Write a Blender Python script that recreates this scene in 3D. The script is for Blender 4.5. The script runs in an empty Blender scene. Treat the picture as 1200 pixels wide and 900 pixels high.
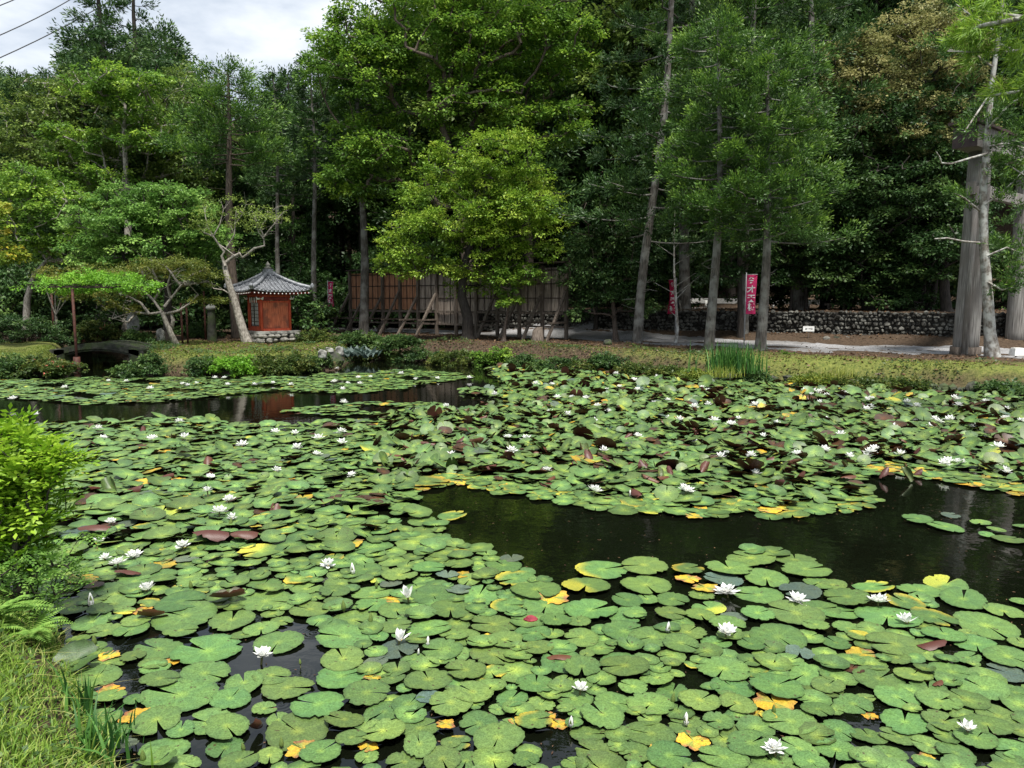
import bpy, bmesh, math, random
import numpy as np
from mathutils import Vector, Matrix
sc = bpy.context.scene
col = sc.collection
R = math.radians
rng = np.random.default_rng(11)
random.seed(5)

# ------------------------------------------------------------------ camera
F, PITCH, H = 890.0, R(6.4), 2.3
cd = bpy.data.cameras.new('camera'); cam = bpy.data.objects.new('camera', cd); col.objects.link(cam)
cam.location = (0, 0, H); cam.rotation_euler = (R(90) - PITCH, 0, 0)
cd.sensor_fit = 'HORIZONTAL'; cd.sensor_width = 36; cd.lens = 36 * F / 1200
cd.clip_start = 0.05; cd.clip_end = 2000
sc.camera = cam
# ------------------------------------------------------------------ sky, sun, exposure
SUN_EL, SUN_AZ = 68, 165        # the sun stands high behind the left shoulder, veiled by cloud
w = bpy.data.worlds.new('World'); sc.world = w; w.use_nodes = True
nt = w.node_tree; nt.nodes.clear()
out = nt.nodes.new('ShaderNodeOutputWorld'); bg = nt.nodes.new('ShaderNodeBackground')
sky = nt.nodes.new('ShaderNodeTexSky'); sky.sky_type = 'NISHITA'; sky.sun_disc = False
sky.sun_elevation = R(SUN_EL); sky.sun_rotation = R(SUN_AZ)
tc = nt.nodes.new('ShaderNodeTexCoord')
mp = nt.nodes.new('ShaderNodeMapping'); mp.inputs['Scale'].default_value = (1, 1, 2.6)
n1 = nt.nodes.new('ShaderNodeTexNoise'); n1.inputs['Scale'].default_value = 3.2; n1.inputs['Detail'].default_value = 7; n1.inputs['Roughness'].default_value = .55
rp = nt.nodes.new('ShaderNodeValToRGB')
rp.color_ramp.elements[0].position = .40; rp.color_ramp.elements[0].color = (3.1, 3.7, 4.6, 1)
rp.color_ramp.elements[1].position = .60; rp.color_ramp.elements[1].color = (7.2, 7.5, 7.8, 1)
mx = nt.nodes.new('ShaderNodeMixRGB'); mx.inputs[0].default_value = .86
nt.links.new(tc.outputs['Generated'], mp.inputs['Vector']); nt.links.new(mp.outputs[0], n1.inputs['Vector'])
nt.links.new(n1.outputs['Fac'], rp.inputs[0]); nt.links.new(sky.outputs[0], mx.inputs[1]); nt.links.new(rp.outputs[0], mx.inputs[2])
nt.links.new(mx.outputs[0], bg.inputs['Color']); bg.inputs['Strength'].default_value = .1
nt.links.new(bg.outputs[0], out.inputs['Surface'])
sd = bpy.data.lights.new('sun', 'SUN'); so = bpy.data.objects.new('sun', sd); col.objects.link(so)
sd.energy = 4.5; sd.angle = R(10); sd.color = (1, .96, .89)
_az = R(SUN_AZ); _el = R(SUN_EL)
_d = Vector((math.sin(_az) * math.cos(_el), math.cos(_az) * math.cos(_el), math.sin(_el)))
so.rotation_euler = _d.to_track_quat('Z', 'Y').to_euler()
sc.view_settings.view_transform = 'Standard'; sc.view_settings.look = 'None'
sc.view_settings.exposure = 0.66; sc.view_settings.gamma = 1
sc.cycles.max_bounces = 6; sc.cycles.diffuse_bounces = 3; sc.cycles.glossy_bounces = 3; sc.cycles.transmission_bounces = 3
sc.cycles.caustics_reflective = False; sc.cycles.caustics_refractive = False

# ------------------------------------------------------------------ picture measure -> place
def ray(px, py):
    x = (px - 600) / F; y = -(py - 450) / F
    return Vector((x, math.cos(PITCH) + y * math.sin(PITCH), -math.sin(PITCH) + y * math.cos(PITCH)))
def at(px, py, z=0.0):
    d = ray(px, py); t = (z - H) / d.z
    return Vector((d.x * t, d.y * t, z))
def atY(px, py, Y):
    d = ray(px, py); t = Y / d.y
    return Vector((d.x * t, Y, H + d.z * t))
def mpp(Y): return Y / F          # metres per photo pixel at depth Y

# ------------------------------------------------------------------ materials
def newmat(name):
    m = bpy.data.materials.new(name); m.use_nodes = True; t = m.node_tree
    return m, t, t.nodes['Principled BSDF'], t.nodes['Material Output']
def N(t, kind, **kw):
    n = t.nodes.new(kind)
    for k, v in kw.items():
        if k in n.inputs: n.inputs[k].default_value = v
        else: setattr(n, k, v)
    return n
def grain(name, c1, c2, scale=8, rough=.8, bump=.3, stretch=(1, 1, 1), detail=6, lo=.35, hi=.65, c3=None, s3=1.5, obj=False, spec=.3):
    m, t, p, o = newmat(name)
    tcn = N(t, 'ShaderNodeTexCoord'); mpn = N(t, 'ShaderNodeMapping', Scale=stretch)
    t.links.new(tcn.outputs['Object' if obj else 'Generated'] if False else tcn.outputs['Object'], mpn.inputs['Vector'])
    n = N(t, 'ShaderNodeTexNoise', Scale=scale, Detail=detail); t.links.new(mpn.outputs[0], n.inputs['Vector'])
    r = N(t, 'ShaderNodeValToRGB'); e = r.color_ramp.elements
    e[0].position = lo; e[0].color = (*c1, 1); e[1].position = hi; e[1].color = (*c2, 1)
    t.links.new(n.outputs['Fac'], r.inputs[0]); last = r.outputs[0]
    if c3:
        n3 = N(t, 'ShaderNodeTexNoise', Scale=s3, Detail=5); t.links.new(tcn.outputs['Object'], n3.inputs['Vector'])
        r3 = N(t, 'ShaderNodeValToRGB'); r3.color_ramp.elements[0].position = .45; r3.color_ramp.elements[1].position = .6
        mxn = N(t, 'ShaderNodeMixRGB'); t.links.new(n3.outputs['Fac'], r3.inputs[0]); t.links.new(r3.outputs[0], mxn.inputs[0])
        t.links.new(last, mxn.inputs[1]); mxn.inputs[2].default_value = (*c3, 1); last = mxn.outputs[0]
    t.links.new(last, p.inputs['Base Color']); p.inputs['Roughness'].default_value = rough
    p.inputs['Specular IOR Level'].default_value = spec
    if bump:
        b = N(t, 'ShaderNodeBump', Strength=bump, Distance=.03); t.links.new(n.outputs['Fac'], b.inputs['Height']); t.links.new(b.outputs[0], p.inputs['Normal'])
    return m
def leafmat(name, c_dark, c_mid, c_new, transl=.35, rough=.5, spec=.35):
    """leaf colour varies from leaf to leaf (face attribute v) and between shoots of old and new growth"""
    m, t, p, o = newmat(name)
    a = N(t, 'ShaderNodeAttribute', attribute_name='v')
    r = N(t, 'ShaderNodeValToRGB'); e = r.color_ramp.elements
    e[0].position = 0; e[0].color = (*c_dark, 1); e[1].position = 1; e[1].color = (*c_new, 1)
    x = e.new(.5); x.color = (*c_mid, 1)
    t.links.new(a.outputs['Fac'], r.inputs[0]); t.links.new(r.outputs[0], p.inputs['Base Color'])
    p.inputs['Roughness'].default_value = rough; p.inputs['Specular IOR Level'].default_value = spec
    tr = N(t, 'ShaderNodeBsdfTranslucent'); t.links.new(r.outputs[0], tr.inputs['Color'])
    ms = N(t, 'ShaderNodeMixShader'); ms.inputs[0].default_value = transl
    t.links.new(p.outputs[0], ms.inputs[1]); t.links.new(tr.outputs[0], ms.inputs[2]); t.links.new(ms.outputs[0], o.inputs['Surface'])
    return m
M = {}
M['l_lime'] = leafmat('leaf_lime', (.08,.17,.02), (.20,.34,.032), (.42,.53,.07))
M['l_maple'] = leafmat('leaf_fresh_green', (.07,.17,.03), (.16,.31,.06), (.32,.50,.11))
M['l_broad'] = leafmat('leaf_broad', (.06,.135,.02), (.145,.28,.035), (.36,.52,.06))
M['l_olive'] = leafmat('leaf_olive', (.055,.10,.022), (.12,.19,.035), (.30,.40,.08))
M['l_dark'] = leafmat('leaf_evergreen', (.022,.056,.016), (.042,.094,.024), (.11,.18,.045), transl=.25)
M['l_cedar'] = leafmat('cedar_foliage', (.03,.075,.014), (.075,.165,.025), (.24,.39,.05), transl=.25)
M['l_cedard'] = leafmat('dark_cedar_foliage', (.026,.062,.016), (.05,.112,.028), (.13,.22,.045), transl=.2)
M['l_bloom'] = leafmat('flowering_foliage', (.13,.16,.05), (.29,.29,.11), (.50,.46,.2))
M['l_rust'] = leafmat('rust_maple', (.07,.10,.02), (.14,.18,.03), (.24,.22,.04))
M['l_orange'] = leafmat('orange_leaf', (.12,.22,.03), (.24,.33,.04), (.50,.42,.05))
M['l_wist'] = leafmat('wisteria_leaf', (.09, .22, .02), (.17, .38, .03), (.27, .5, .05))
M['l_bush'] = leafmat('bush_leaf', (.08,.20,.015), (.20,.38,.022), (.38,.56,.05), transl=.42)
M['l_shrub'] = leafmat('shrub_leaf', (0.025, 0.062, 0.019), (0.062, 0.125, 0.031), (0.138, 0.213, 0.050))
M['l_azal'] = leafmat('azalea_leaf', (.03,.06,.015), (.075,.12,.022), (.20,.20,.045))
M['l_grey'] = leafmat('blue_grey_leaf', (.05,.085,.07), (.10,.15,.13), (.2,.26,.24))
M['l_grass'] = leafmat('grass_blade', (.12, .24, .03), (.24, .38, .05), (.50, .48, .18), transl=.4)
M['l_pine'] = leafmat('long_pine_needle', (.08, .17, .02), (.19, .34, .03), (.36, .52, .06))
M['l_iris'] = leafmat('iris_blade', (.03, .1, .025), (.06, .17, .035), (.12, .27, .05))
M['l_moss'] = leafmat('moss_tuft', (.06,.11,.018), (.15,.21,.03), (.34,.36,.06))
M['l_litter'] = leafmat('fallen_leaf', (.05, .025, .015), (.1, .055, .03), (.2, .12, .06), transl=.1)
M['bark'] = grain('brown_bark', (.05, .038, .03), (.15, .115, .09), 6, stretch=(6, 6, .7), bump=.8)
M['bark_grey'] = grain('grey_bark', (.045,.04,.034), (.15,.135,.115), 7, stretch=(5, 5, .6), bump=1.0, c3=(.22, .215, .195), s3=2.5)
M['bark_dark'] = grain('dark_bark', (.02, .017, .014), (.06, .05, .042), 6, stretch=(5, 5, .8), bump=.8)
M['bark_lichen'] = grain('lichen_bark', (.13, .11, .09), (.30, .28, .25), 9, stretch=(2, 2, 1), bump=.6, c3=(.46, .46, .43), s3=5)
M['bark_pale'] = grain('pale_bark', (.13,.115,.095), (.36,.33,.285), 8, stretch=(2, 2, 1), bump=.5)
M['red'] = grain('faded_vermilion_paint', (.36,.05,.022), (.54,.095,.04), 5, stretch=(3, 3, .5), rough=.6, bump=.1)
M['red_wood'] = grain('red_stained_boards', (.40,.09,.045), (.68,.21,.10), 7, stretch=(8, 8, .4), rough=.75, bump=.4, c3=(.26, .085, .05), s3=3)
M['darkred'] = grain('dark_red_eaves', (.14, .02, .015), (.25, .04, .03), 6, rough=.6, bump=.1)
M['white'] = grain('white_paint', (.72, .72, .68), (.85, .85, .82), 9, rough=.6, bump=.05)
M['paper'] = grain('white_paper', (.74, .73, .7), (.86, .86, .84), 12, rough=.8, bump=.02)
M['black'] = grain('interior_shade_black', (.008, .007, .006), (.02, .018, .016), 4, bump=0)
M['tile'] = grain('grey_clay_tile', (.085,.09,.10), (.27,.28,.30), 14, rough=.42, bump=.2, spec=.5)
M['stone'] = grain('weathered_stone', (.07,.07,.062), (.27,.26,.235), 6, bump=.7, c3=(.34, .34, .31), s3=4)
M['stone_dark'] = grain('dark_mossy_stone', (.02, .022, .016), (.07, .07, .055), 7, bump=.7, c3=(.05, .07, .025), s3=2.5)
M['stone_mid'] = grain('rubble_stone', (.07, .068, .06), (.24, .23, .2), 4, bump=.6)
M['rubble'] = grain('mixed_rubble', (.018,.017,.014), (.15,.148,.13), 3.2, detail=3, bump=.6, lo=.4, hi=.62)
M['mortar'] = grain('dark_joint', (.015, .014, .012), (.04, .036, .03), 8, bump=.3)
M['gravel'] = grain('grey_gravel', (.15, .15, .152), (.38, .375, .38), 30, rough=.9, bump=.7, detail=9, c3=(.16, .155, .15), s3=.8)
M['wood_red'] = grain('red_brown_boards', (.22,.10,.055), (.50,.25,.14), 5, stretch=(9, 9, .5), bump=.4)
M['wood_grey'] = grain('weathered_grey_boards', (.14,.11,.088), (.44,.37,.31), 5, stretch=(9, 9, .5), bump=.4)
M['wood_post'] = grain('old_timber', (.06, .045, .035), (.19, .155, .125), 5, stretch=(6, 6, .6), bump=.5)
M['wood_dark'] = grain('dark_timber', (.02, .014, .011), (.06, .042, .034), 5, stretch=(6, 6, .6), bump=.4)
M['torii'] = grain('silvered_timber', (.13, .12, .11), (.34, .325, .30), 4, stretch=(8, 8, .35), bump=.6, c3=(.2, .18, .165), s3=1.2)
M['copper'] = grain('dark_brown_cladding', (.035, .02, .018), (.07, .042, .036), 5, bump=.1, rough=.4)
M['banner'] = grain('magenta_cloth', (.48, .02, .10), (.62, .04, .16), 3, rough=.8, bump=.05)
M['banner2'] = grain('crimson_cloth', (.36, .012, .05), (.48, .02, .08), 3, rough=.8, bump=.05)
M['metal'] = grain('grey_metal', (.3, .3, .3), (.45, .45, .45), 9, rough=.4, bump=.05)
M['rust'] = grain('rusty_pipe', (.035,.014,.010), (.085,.03,.02), 12, rough=.7, bump=.3)
M['blue'] = grain('dark_blue_sheet', (.006, .006, .03), (.012, .012, .06), 4, bump=.1)
M['ink'] = grain('black_ink', (.02, .02, .02), (.04, .04, .04), 4, bump=0)
M['wire'] = grain('black_cable', (.03, .03, .03), (.06, .06, .06), 4, bump=0)
M['yellow'] = grain('yellow_stamens', (.75, .5, .04), (.85, .62, .1), 20, bump=.1)
M['stem'] = grain('brown_green_stem', (.05, .06, .02), (.12, .12, .04), 9, bump=.1)
M['sepal'] = grain('green_sepal', (.06, .10, .02), (.15, .2, .05), 9, bump=.1)
M['azpink'] = grain('salmon_petal', (.6, .14, .1), (.75, .25, .18), 9, bump=.0)
M['wilt'] = grain('wilted_petal', (.16, .015, .03), (.3, .05, .06), 20, bump=.3)

def ground_mat():
    m, t, p, o = newmat('ground_soil_and_moss')
    g = N(t, 'ShaderNodeNewGeometry')
    n = N(t, 'ShaderNodeTexNoise', Scale=.9, Detail=9, Roughness=.65); t.links.new(g.outputs['Position'], n.inputs['Vector'])
    n2 = N(t, 'ShaderNodeTexNoise', Scale=14, Detail=8, Roughness=.7); t.links.new(g.outputs['Position'], n2.inputs['Vector'])
    r = N(t, 'ShaderNodeValToRGB'); e = r.color_ramp.elements
    e[0].position = .35; e[0].color = (.03, .021, .014, 1); e[1].position = .7; e[1].color = (.12, .083, .055, 1)
    t.links.new(n2.outputs['Fac'], r.inputs[0])
    r2 = N(t, 'ShaderNodeValToRGB'); e = r2.color_ramp.elements
    e[0].position = .35; e[0].color = (.055, .085, .018, 1); e[1].position = .68; e[1].color = (.21, .22, .055, 1)
    t.links.new(n2.outputs['Fac'], r2.inputs[0])
    a = N(t, 'ShaderNodeAttribute', attribute_name='moss')
    md = N(t, 'ShaderNodeMath', operation='MULTIPLY_ADD'); t.links.new(n.outputs['Fac'], md.inputs[0]); md.inputs[1].default_value = 2.2; md.inputs[2].default_value = -1.1
    ad = N(t, 'ShaderNodeMath', operation='ADD', use_clamp=True); t.links.new(md.outputs[0], ad.inputs[0]); t.links.new(a.outputs['Fac'], ad.inputs[1])
    mm = N(t, 'ShaderNodeMath', operation='MULTIPLY', use_clamp=True); t.links.new(ad.outputs[0], mm.inputs[0])
    m2 = N(t, 'ShaderNodeMath', operation='MULTIPLY', use_clamp=True); t.links.new(a.outputs['Fac'], m2.inputs[0]); m2.inputs[1].default_value = 3
    sx = N(t, 'ShaderNodeSeparateXYZ'); t.links.new(g.outputs['Normal'], sx.inputs[0])
    st = N(t, 'ShaderNodeMapRange', clamp=True); t.links.new(sx.outputs['Z'], st.inputs['Value']); st.inputs['From Min'].default_value = .62; st.inputs['From Max'].default_value = .86
    m3 = N(t, 'ShaderNodeMath', operation='MULTIPLY'); t.links.new(m2.outputs[0], m3.inputs[0]); t.links.new(st.outputs['Result'], m3.inputs[1])
    t.links.new(m3.outputs[0], mm.inputs[1])
    mxn = N(t, 'ShaderNodeMixRGB'); t.links.new(mm.outputs[0], mxn.inputs[0]); t.links.new(r.outputs[0], mxn.inputs[1]); t.links.new(r2.outputs[0], mxn.inputs[2])
    t.links.new(mxn.outputs[0], p.inputs['Base Color']); p.inputs['Roughness'].default_value = .95; p.inputs['Specular IOR Level'].default_value = .15
    b = N(t, 'ShaderNodeBump', Strength=.8, Distance=.05); t.links.new(n2.outputs['Fac'], b.inputs['Height']); t.links.new(b.outputs[0], p.inputs['Normal'])
    return m
M['ground'] = ground_mat()

RINGS = [at(368, 742), at(350, 800), at(345, 790), at(712, 868), at(612, 770), at(330, 826), at(270, 806), at(1010, 800), at(720, 620), at(1190, 655)]
def water_mat():
    m, t, p, o = newmat('pond_water')
    p.inputs['Base Color'].default_value = (.003, .004, .002, 1)
    p.inputs['Roughness'].default_value = .015; p.inputs['IOR'].default_value = 1.38
    p.inputs['Specular IOR Level'].default_value = .62
    g = N(t, 'ShaderNodeNewGeometry')
    n = N(t, 'ShaderNodeTexNoise', Scale=5.5, Detail=3); t.links.new(g.outputs['Position'], n.inputs['Vector'])
    last = n.outputs['Fac']
    for c in RINGS:                                  # raindrop rings
        s = N(t, 'ShaderNodeVectorMath', operation='DISTANCE'); t.links.new(g.outputs['Position'], s.inputs[0]); s.inputs[1].default_value = c
        k = N(t, 'ShaderNodeMath', operation='MULTIPLY'); t.links.new(s.outputs['Value'], k.inputs[0]); k.inputs[1].default_value = 210
        sn = N(t, 'ShaderNodeMath', operation='SINE'); t.links.new(k.outputs[0], sn.inputs[0])
        mr = N(t, 'ShaderNodeMapRange', clamp=True); t.links.new(s.outputs['Value'], mr.inputs['Value'])
        mr.inputs['From Min'].default_value = .15; mr.inputs['From Max'].default_value = 0; mr.inputs['To Min'].default_value = 0; mr.inputs['To Max'].default_value = .22
        q = N(t, 'ShaderNodeMath', operation='MULTIPLY'); t.links.new(sn.outputs[0], q.inputs[0]); t.links.new(mr.outputs[0], q.inputs[1])
        ad = N(t, 'ShaderNodeMath', operation='ADD'); t.links.new(last, ad.inputs[0]); t.links.new(q.outputs[0], ad.inputs[1]); last = ad.outputs[0]
    b = N(t, 'ShaderNodeBump', Strength=.10, Distance=.02); t.links.new(last, b.inputs['Height']); t.links.new(b.outputs[0], p.inputs['Normal'])
    return m
M['water'] = water_mat()

def pad_mat():
    m, t, p, o = newmat('lily_pad')
    a = N(t, 'ShaderNodeAttribute', attribute_name='tint')
    oi = N(t, 'ShaderNodeObjectInfo')
    g = N(t, 'ShaderNodeNewGeometry')
    mul = N(t, 'ShaderNodeMixRGB', blend_type='MULTIPLY'); mul.inputs[0].default_value = 1
    t.links.new(a.outputs['Color'], mul.inputs[1]); t.links.new(oi.outputs['Color'], mul.inputs[2])
    # mottling and fine speckle
    n = N(t, 'ShaderNodeTexNoise', Scale=110, Detail=3, Roughness=.65); t.links.new(g.outputs['Position'], n.inputs['Vector'])
    r = N(t, 'ShaderNodeValToRGB'); e = r.color_ramp.elements
    e[0].position = .36; e[0].color = (.60, .62, .58, 1); e[1].position = .62; e[1].color = (1.20, 1.20, 1.42, 1)
    t.links.new(n.outputs['Fac'], r.inputs[0])
    m2 = N(t, 'ShaderNodeMixRGB', blend_type='MULTIPLY'); m2.inputs[0].default_value = .9
    t.links.new(mul.outputs[0], m2.inputs[1]); t.links.new(r.outputs[0], m2.inputs[2])
    nb = N(t, 'ShaderNodeTexNoise', Scale=9, Detail=4); t.links.new(g.outputs['Position'], nb.inputs['Vector'])
    rb = N(t, 'ShaderNodeValToRGB'); e = rb.color_ramp.elements
    e[0].position = .35; e[0].color = (.78, .84, .95, 1); e[1].position = .7; e[1].color = (1.16, 1.1, .95, 1)
    t.links.new(nb.outputs['Fac'], rb.inputs[0])
    m3 = N(t, 'ShaderNodeMixRGB', blend_type='MULTIPLY'); m3.inputs[0].default_value = .8
    t.links.new(m2.outputs[0], m3.inputs[1]); t.links.new(rb.outputs[0], m3.inputs[2])
    # decay spots
    ns = N(t, 'ShaderNodeTexNoise', Scale=33, Detail=2); t.links.new(g.outputs['Position'], ns.inputs['Vector'])
    rs = N(t, 'ShaderNodeValToRGB'); rs.color_ramp.elements[0].position = .67; rs.color_ramp.elements[0].color = (0, 0, 0, 1); rs.color_ramp.elements[1].position = .73
    t.links.new(ns.outputs['Fac'], rs.inputs[0])
    m4 = N(t, 'ShaderNodeMixRGB'); t.links.new(rs.outputs[0], m4.inputs[0]); t.links.new(m3.outputs[0], m4.inputs[1]); m4.inputs[2].default_value = (.05, .045, .015, 1)
    # red-brown underside
    m5 = N(t, 'ShaderNodeMixRGB'); t.links.new(g.outputs['Backfacing'], m5.inputs[0]); t.links.new(m4.outputs[0], m5.inputs[1])
    un = N(t, 'ShaderNodeMixRGB'); t.links.new(oi.outputs['Random'], un.inputs[0]); un.inputs[1].default_value = (.06, .014, .011, 1); un.inputs[2].default_value = (.10, .036, .014, 1)
    t.links.new(un.outputs[0], m5.inputs[2])
    t.links.new(m5.outputs[0], p.inputs['Base Color'])
    p.inputs['Roughness'].default_value = .5; p.inputs['Specular IOR Level'].default_value = .5
    b = N(t, 'ShaderNodeBump', Strength=.35, Distance=.004); t.links.new(n.outputs['Fac'], b.inputs['Height']); t.links.new(b.outputs[0], p.inputs['Normal'])
    return m
M['pad'] = pad_mat()
def petal_mat():
    m, t, p, o = newmat('white_petal')
    p.inputs['Base Color'].default_value = (.86, .86, .84, 1); p.inputs['Roughness'].default_value = .5; p.inputs['Specular IOR Level'].default_value = .25
    n = N(t, 'ShaderNodeTexNoise', Scale=60); tcn = N(t, 'ShaderNodeTexCoord'); t.links.new(tcn.outputs['Object'], n.inputs['Vector'])
    b = N(t, 'ShaderNodeBump', Strength=.1, Distance=.002); t.links.new(n.outputs['Fac'], b.inputs['Height']); t.links.new(b.outputs[0], p.inputs['Normal'])
    tr = N(t, 'ShaderNodeBsdfTranslucent'); tr.inputs['Color'].default_value = (.86, .87, .82, 1)
    ms = N(t, 'ShaderNodeMixShader'); ms.inputs[0].default_value = .3
    t.links.new(p.outputs[0], ms.inputs[1]); t.links.new(tr.outputs[0], ms.inputs[2]); t.links.new(ms.outputs[0], o.inputs['Surface'])
    return m
M['petal'] = petal_mat()

# ------------------------------------------------------------------ object helpers
def tag(o, label=None, cat=None, group=None, kind=None):
    if label: o['label'] = label
    if cat: o['category'] = cat
    if group: o['group'] = group
    if kind: o['kind'] = kind
    return o
def empty(name, loc=(0, 0, 0), rz=0, label=None, cat=None, group=None):
    o = bpy.data.objects.new(name, None); col.objects.link(o); o.location = loc; o.rotation_euler = (0, 0, rz)
    o.empty_display_size = .1
    return tag(o, label, cat, group)
def link(name, me, parent=None, loc=None):
    o = bpy.data.objects.new(name, me); col.objects.link(o)
    if parent: o.parent = parent
    if loc is not None: o.location = loc
    return o
def npmesh(name, V, Fc, mat, v=None, smooth=False, tint=None, uv=None):
    """V (n,3); Fc (m,k) indices; v = per-face value; tint = per-vertex colour"""
    V = np.asarray(V, np.float32); Fc = np.asarray(Fc, np.int32)
    me = bpy.data.meshes.new(name); m, k = Fc.shape
    me.vertices.add(len(V)); me.vertices.foreach_set('co', V.ravel())
    me.loops.add(m * k); me.loops.foreach_set('vertex_index', Fc.ravel())
    me.polygons.add(m); me.polygons.foreach_set('loop_start', np.arange(0, m * k, k, dtype=np.int32))
    me.polygons.foreach_set('loop_total', np.full(m, k, np.int32))
    if smooth: me.polygons.foreach_set('use_smooth', np.ones(m, bool))
    me.update(calc_edges=True)
    if v is not None:
        a = me.attributes.new('v', 'FLOAT', 'FACE'); a.data.foreach_set('value', np.asarray(v, np.float32))
    if tint is not None:
        a = me.attributes.new('tint', 'FLOAT_COLOR', 'POINT')
        c = np.ones((len(V), 4), np.float32); c[:, :3] = tint; a.data.foreach_set('color', c.ravel())
    me.materials.append(mat)
    return me
class MB:
    """collects solid shapes and links them as one mesh"""
    def __init__(s): s.V = []; s.F = []; s.S = []
    def add(s, V, Fs, smooth=False):
        b = len(s.V); s.V += [tuple(v) for v in V]; s.F += [tuple(b + i for i in f) for f in Fs]; s.S += [smooth] * len(Fs)
    def box(s, c, d, rz=0, m=None, taper=1):
        x, y, z = d[0] / 2, d[1] / 2, d[2] / 2
        V = [Vector((sx * x * (taper if sz > 0 else 1), sy * y * (taper if sz > 0 else 1), sz * z)) for sz in (-1, 1) for sx, sy in ((-1, -1), (1, -1), (1, 1), (-1, 1))]
        q = m if m is not None else Matrix.Rotation(rz, 3, 'Z')
        V = [q @ v + Vector(c) for v in V]
        s.add(V, [(3, 2, 1, 0), (4, 5, 6, 7), (0, 1, 5, 4), (1, 2, 6, 5), (2, 3, 7, 6), (3, 0, 4, 7)]); return s
    def bar(s, a, b, w, h=None):
        a, b = Vector(a), Vector(b); d = b - a; L = d.length
        q = d.to_track_quat('Z', 'Y').to_matrix()
        s.box((a + b) / 2, (w, h or w, L), m=q); return s
    def tube(s, P, r, n=6, cap=True):
        P = [Vector(p) for p in P]; rr = r if hasattr(r, '__len__') else [r] * len(P)
        V = []; Fs = []
        for i, p in enumerate(P):
            d = (P[min(i + 1, len(P) - 1)] - P[max(i - 1, 0)])
            if d.length < 1e-6: d = Vector((0, 0, 1))
            d.normalize(); a = d.orthogonal() if i == 0 else (ax - d * ax.dot(d))
            a.normalize(); ax = a; b = d.cross(a)
            for k in range(n):
                t = 2 * math.pi * k / n; V.append(p + (a * math.cos(t) + b * math.sin(t)) * rr[i])
        for i in range(len(P) - 1):
            for k in range(n):
                Fs.append((i * n + k, i * n + (k + 1) % n, (i + 1) * n + (k + 1) % n, (i + 1) * n + k))
        s.add(V, Fs, True)
        if cap:
            e = len(P) - 1; b0 = len(s.V) - len(V)
            s.F.append(tuple(b0 + k for k in reversed(range(n)))); s.S.append(False)
            s.F.append(tuple(b0 + e * n + k for k in range(n))); s.S.append(False)
        return s
    def lathe(s, prof, n=16, c=(0, 0, 0)):
        V = [Vector((r * math.cos(2 * math.pi * k / n), r * math.sin(2 * math.pi * k / n), z)) + Vector(c) for r, z in prof for k in range(n)]
        Fs = [(i * n + k, i * n + (k + 1) % n, (i + 1) * n + (k + 1) % n, (i + 1) * n + k) for i in range(len(prof) - 1) for k in range(n)]
        s.add(V, Fs, True); s.F.append(tuple(len(s.V) - n + k for k in range(n))); s.S.append(False); return s
    def rock(s, c, d, seed=0, rz=0, sub=2):
        bm = bmesh.new(); bmesh.ops.create_icosphere(bm, subdivisions=sub, radius=.5)
        rr = random.Random(seed); ph = [rr.uniform(0, 6) for _ in range(6)]
        V = []
        for v in bm.verts:
            p = v.co.copy(); k = 1 + .13 * math.sin(5 * p.x + ph[0]) + .13 * math.sin(6 * p.y + ph[1]) + .11 * math.sin(7 * p.z + ph[2]) + .05 * math.sin(15 * p.x + 13 * p.y + ph[3])
            q = Matrix.Rotation(rz, 3, 'Z') @ Vector((p.x * k * d[0], p.y * k * d[1], p.z * k * d[2]))
            V.append(q + Vector(c))
        s.add(V, [tuple(v.index for v in f.verts) for f in bm.faces], False); bm.free(); return s
    def mesh(s, name, mat):
        me = bpy.data.meshes.new(name); me.from_pydata(s.V, [], s.F); me.polygons.foreach_set('use_smooth', s.S); me.materials.append(mat); me.update(); return me
    def build(s, name, mat, parent=None, loc=None):
        return link(name, s.mesh(name, mat), parent, loc)

def nrm(a): return a / (np.linalg.norm(a, axis=1, keepdims=True) + 1e-9)
def leafquads(P, D, Nn, L, W, fold=.18):
    """one folded diamond leaf per point"""
    D = nrm(D); S = nrm(np.cross(D, Nn)); U = np.cross(S, D)
    L = np.broadcast_to(np.asarray(L, float).reshape(-1, 1), (len(P), 1)); W = np.broadcast_to(np.asarray(W, float).reshape(-1, 1), (len(P), 1))
    a = P; b = P + D * L * .5 + S * W * .5 + U * L * fold * .5; c = P + D * L; d = P + D * L * .5 - S * W * .5 + U * L * fold * .5
    V = np.stack([a, b, c, d], 1).reshape(-1, 3); Fc = np.arange(len(P) * 4).reshape(-1, 4)
    return V, Fc
def rdir(n, r=rng):
    v = r.normal(size=(n, 3)); return nrm(v)

# ------------------------------------------------------------------ ground heights
shore_px = [(-300, 441), (0, 441), (70, 441), (78, 425), (88, 407), (146, 407), (158, 425), (165, 440), (200, 440), (330, 437), (396, 434), (405, 427), (418, 419), (500, 420),
            (600, 427), (700, 433), (800, 440), (870, 445), (950, 450), (1050, 455), (1120, 459), (1200, 462), (1500, 474)]
shore = [at(x, y) for x, y in shore_px]
shore += [Vector((30, 8, 0)), Vector((28, 1.5, 0)), Vector((1, 1.3, 0)), Vector((-.8, 1.7, 0))]
near_bank = [at(x, y) for x, y in [(150, 930), (135, 900), (118, 855), (98, 805), (80, 765), (62, 728), (20, 700), (-60, 650), (-200, 570), (-500, 500)]]
shore += near_bank
SH = np.array([(p.x, p.y) for p in shore])
def seg_dist(Q, A, B):
    d = B - A; t = np.clip(((Q - A) @ d) / (d @ d), 0, 1); return np.linalg.norm(Q - (A + t[:, None] * d), axis=1)
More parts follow.
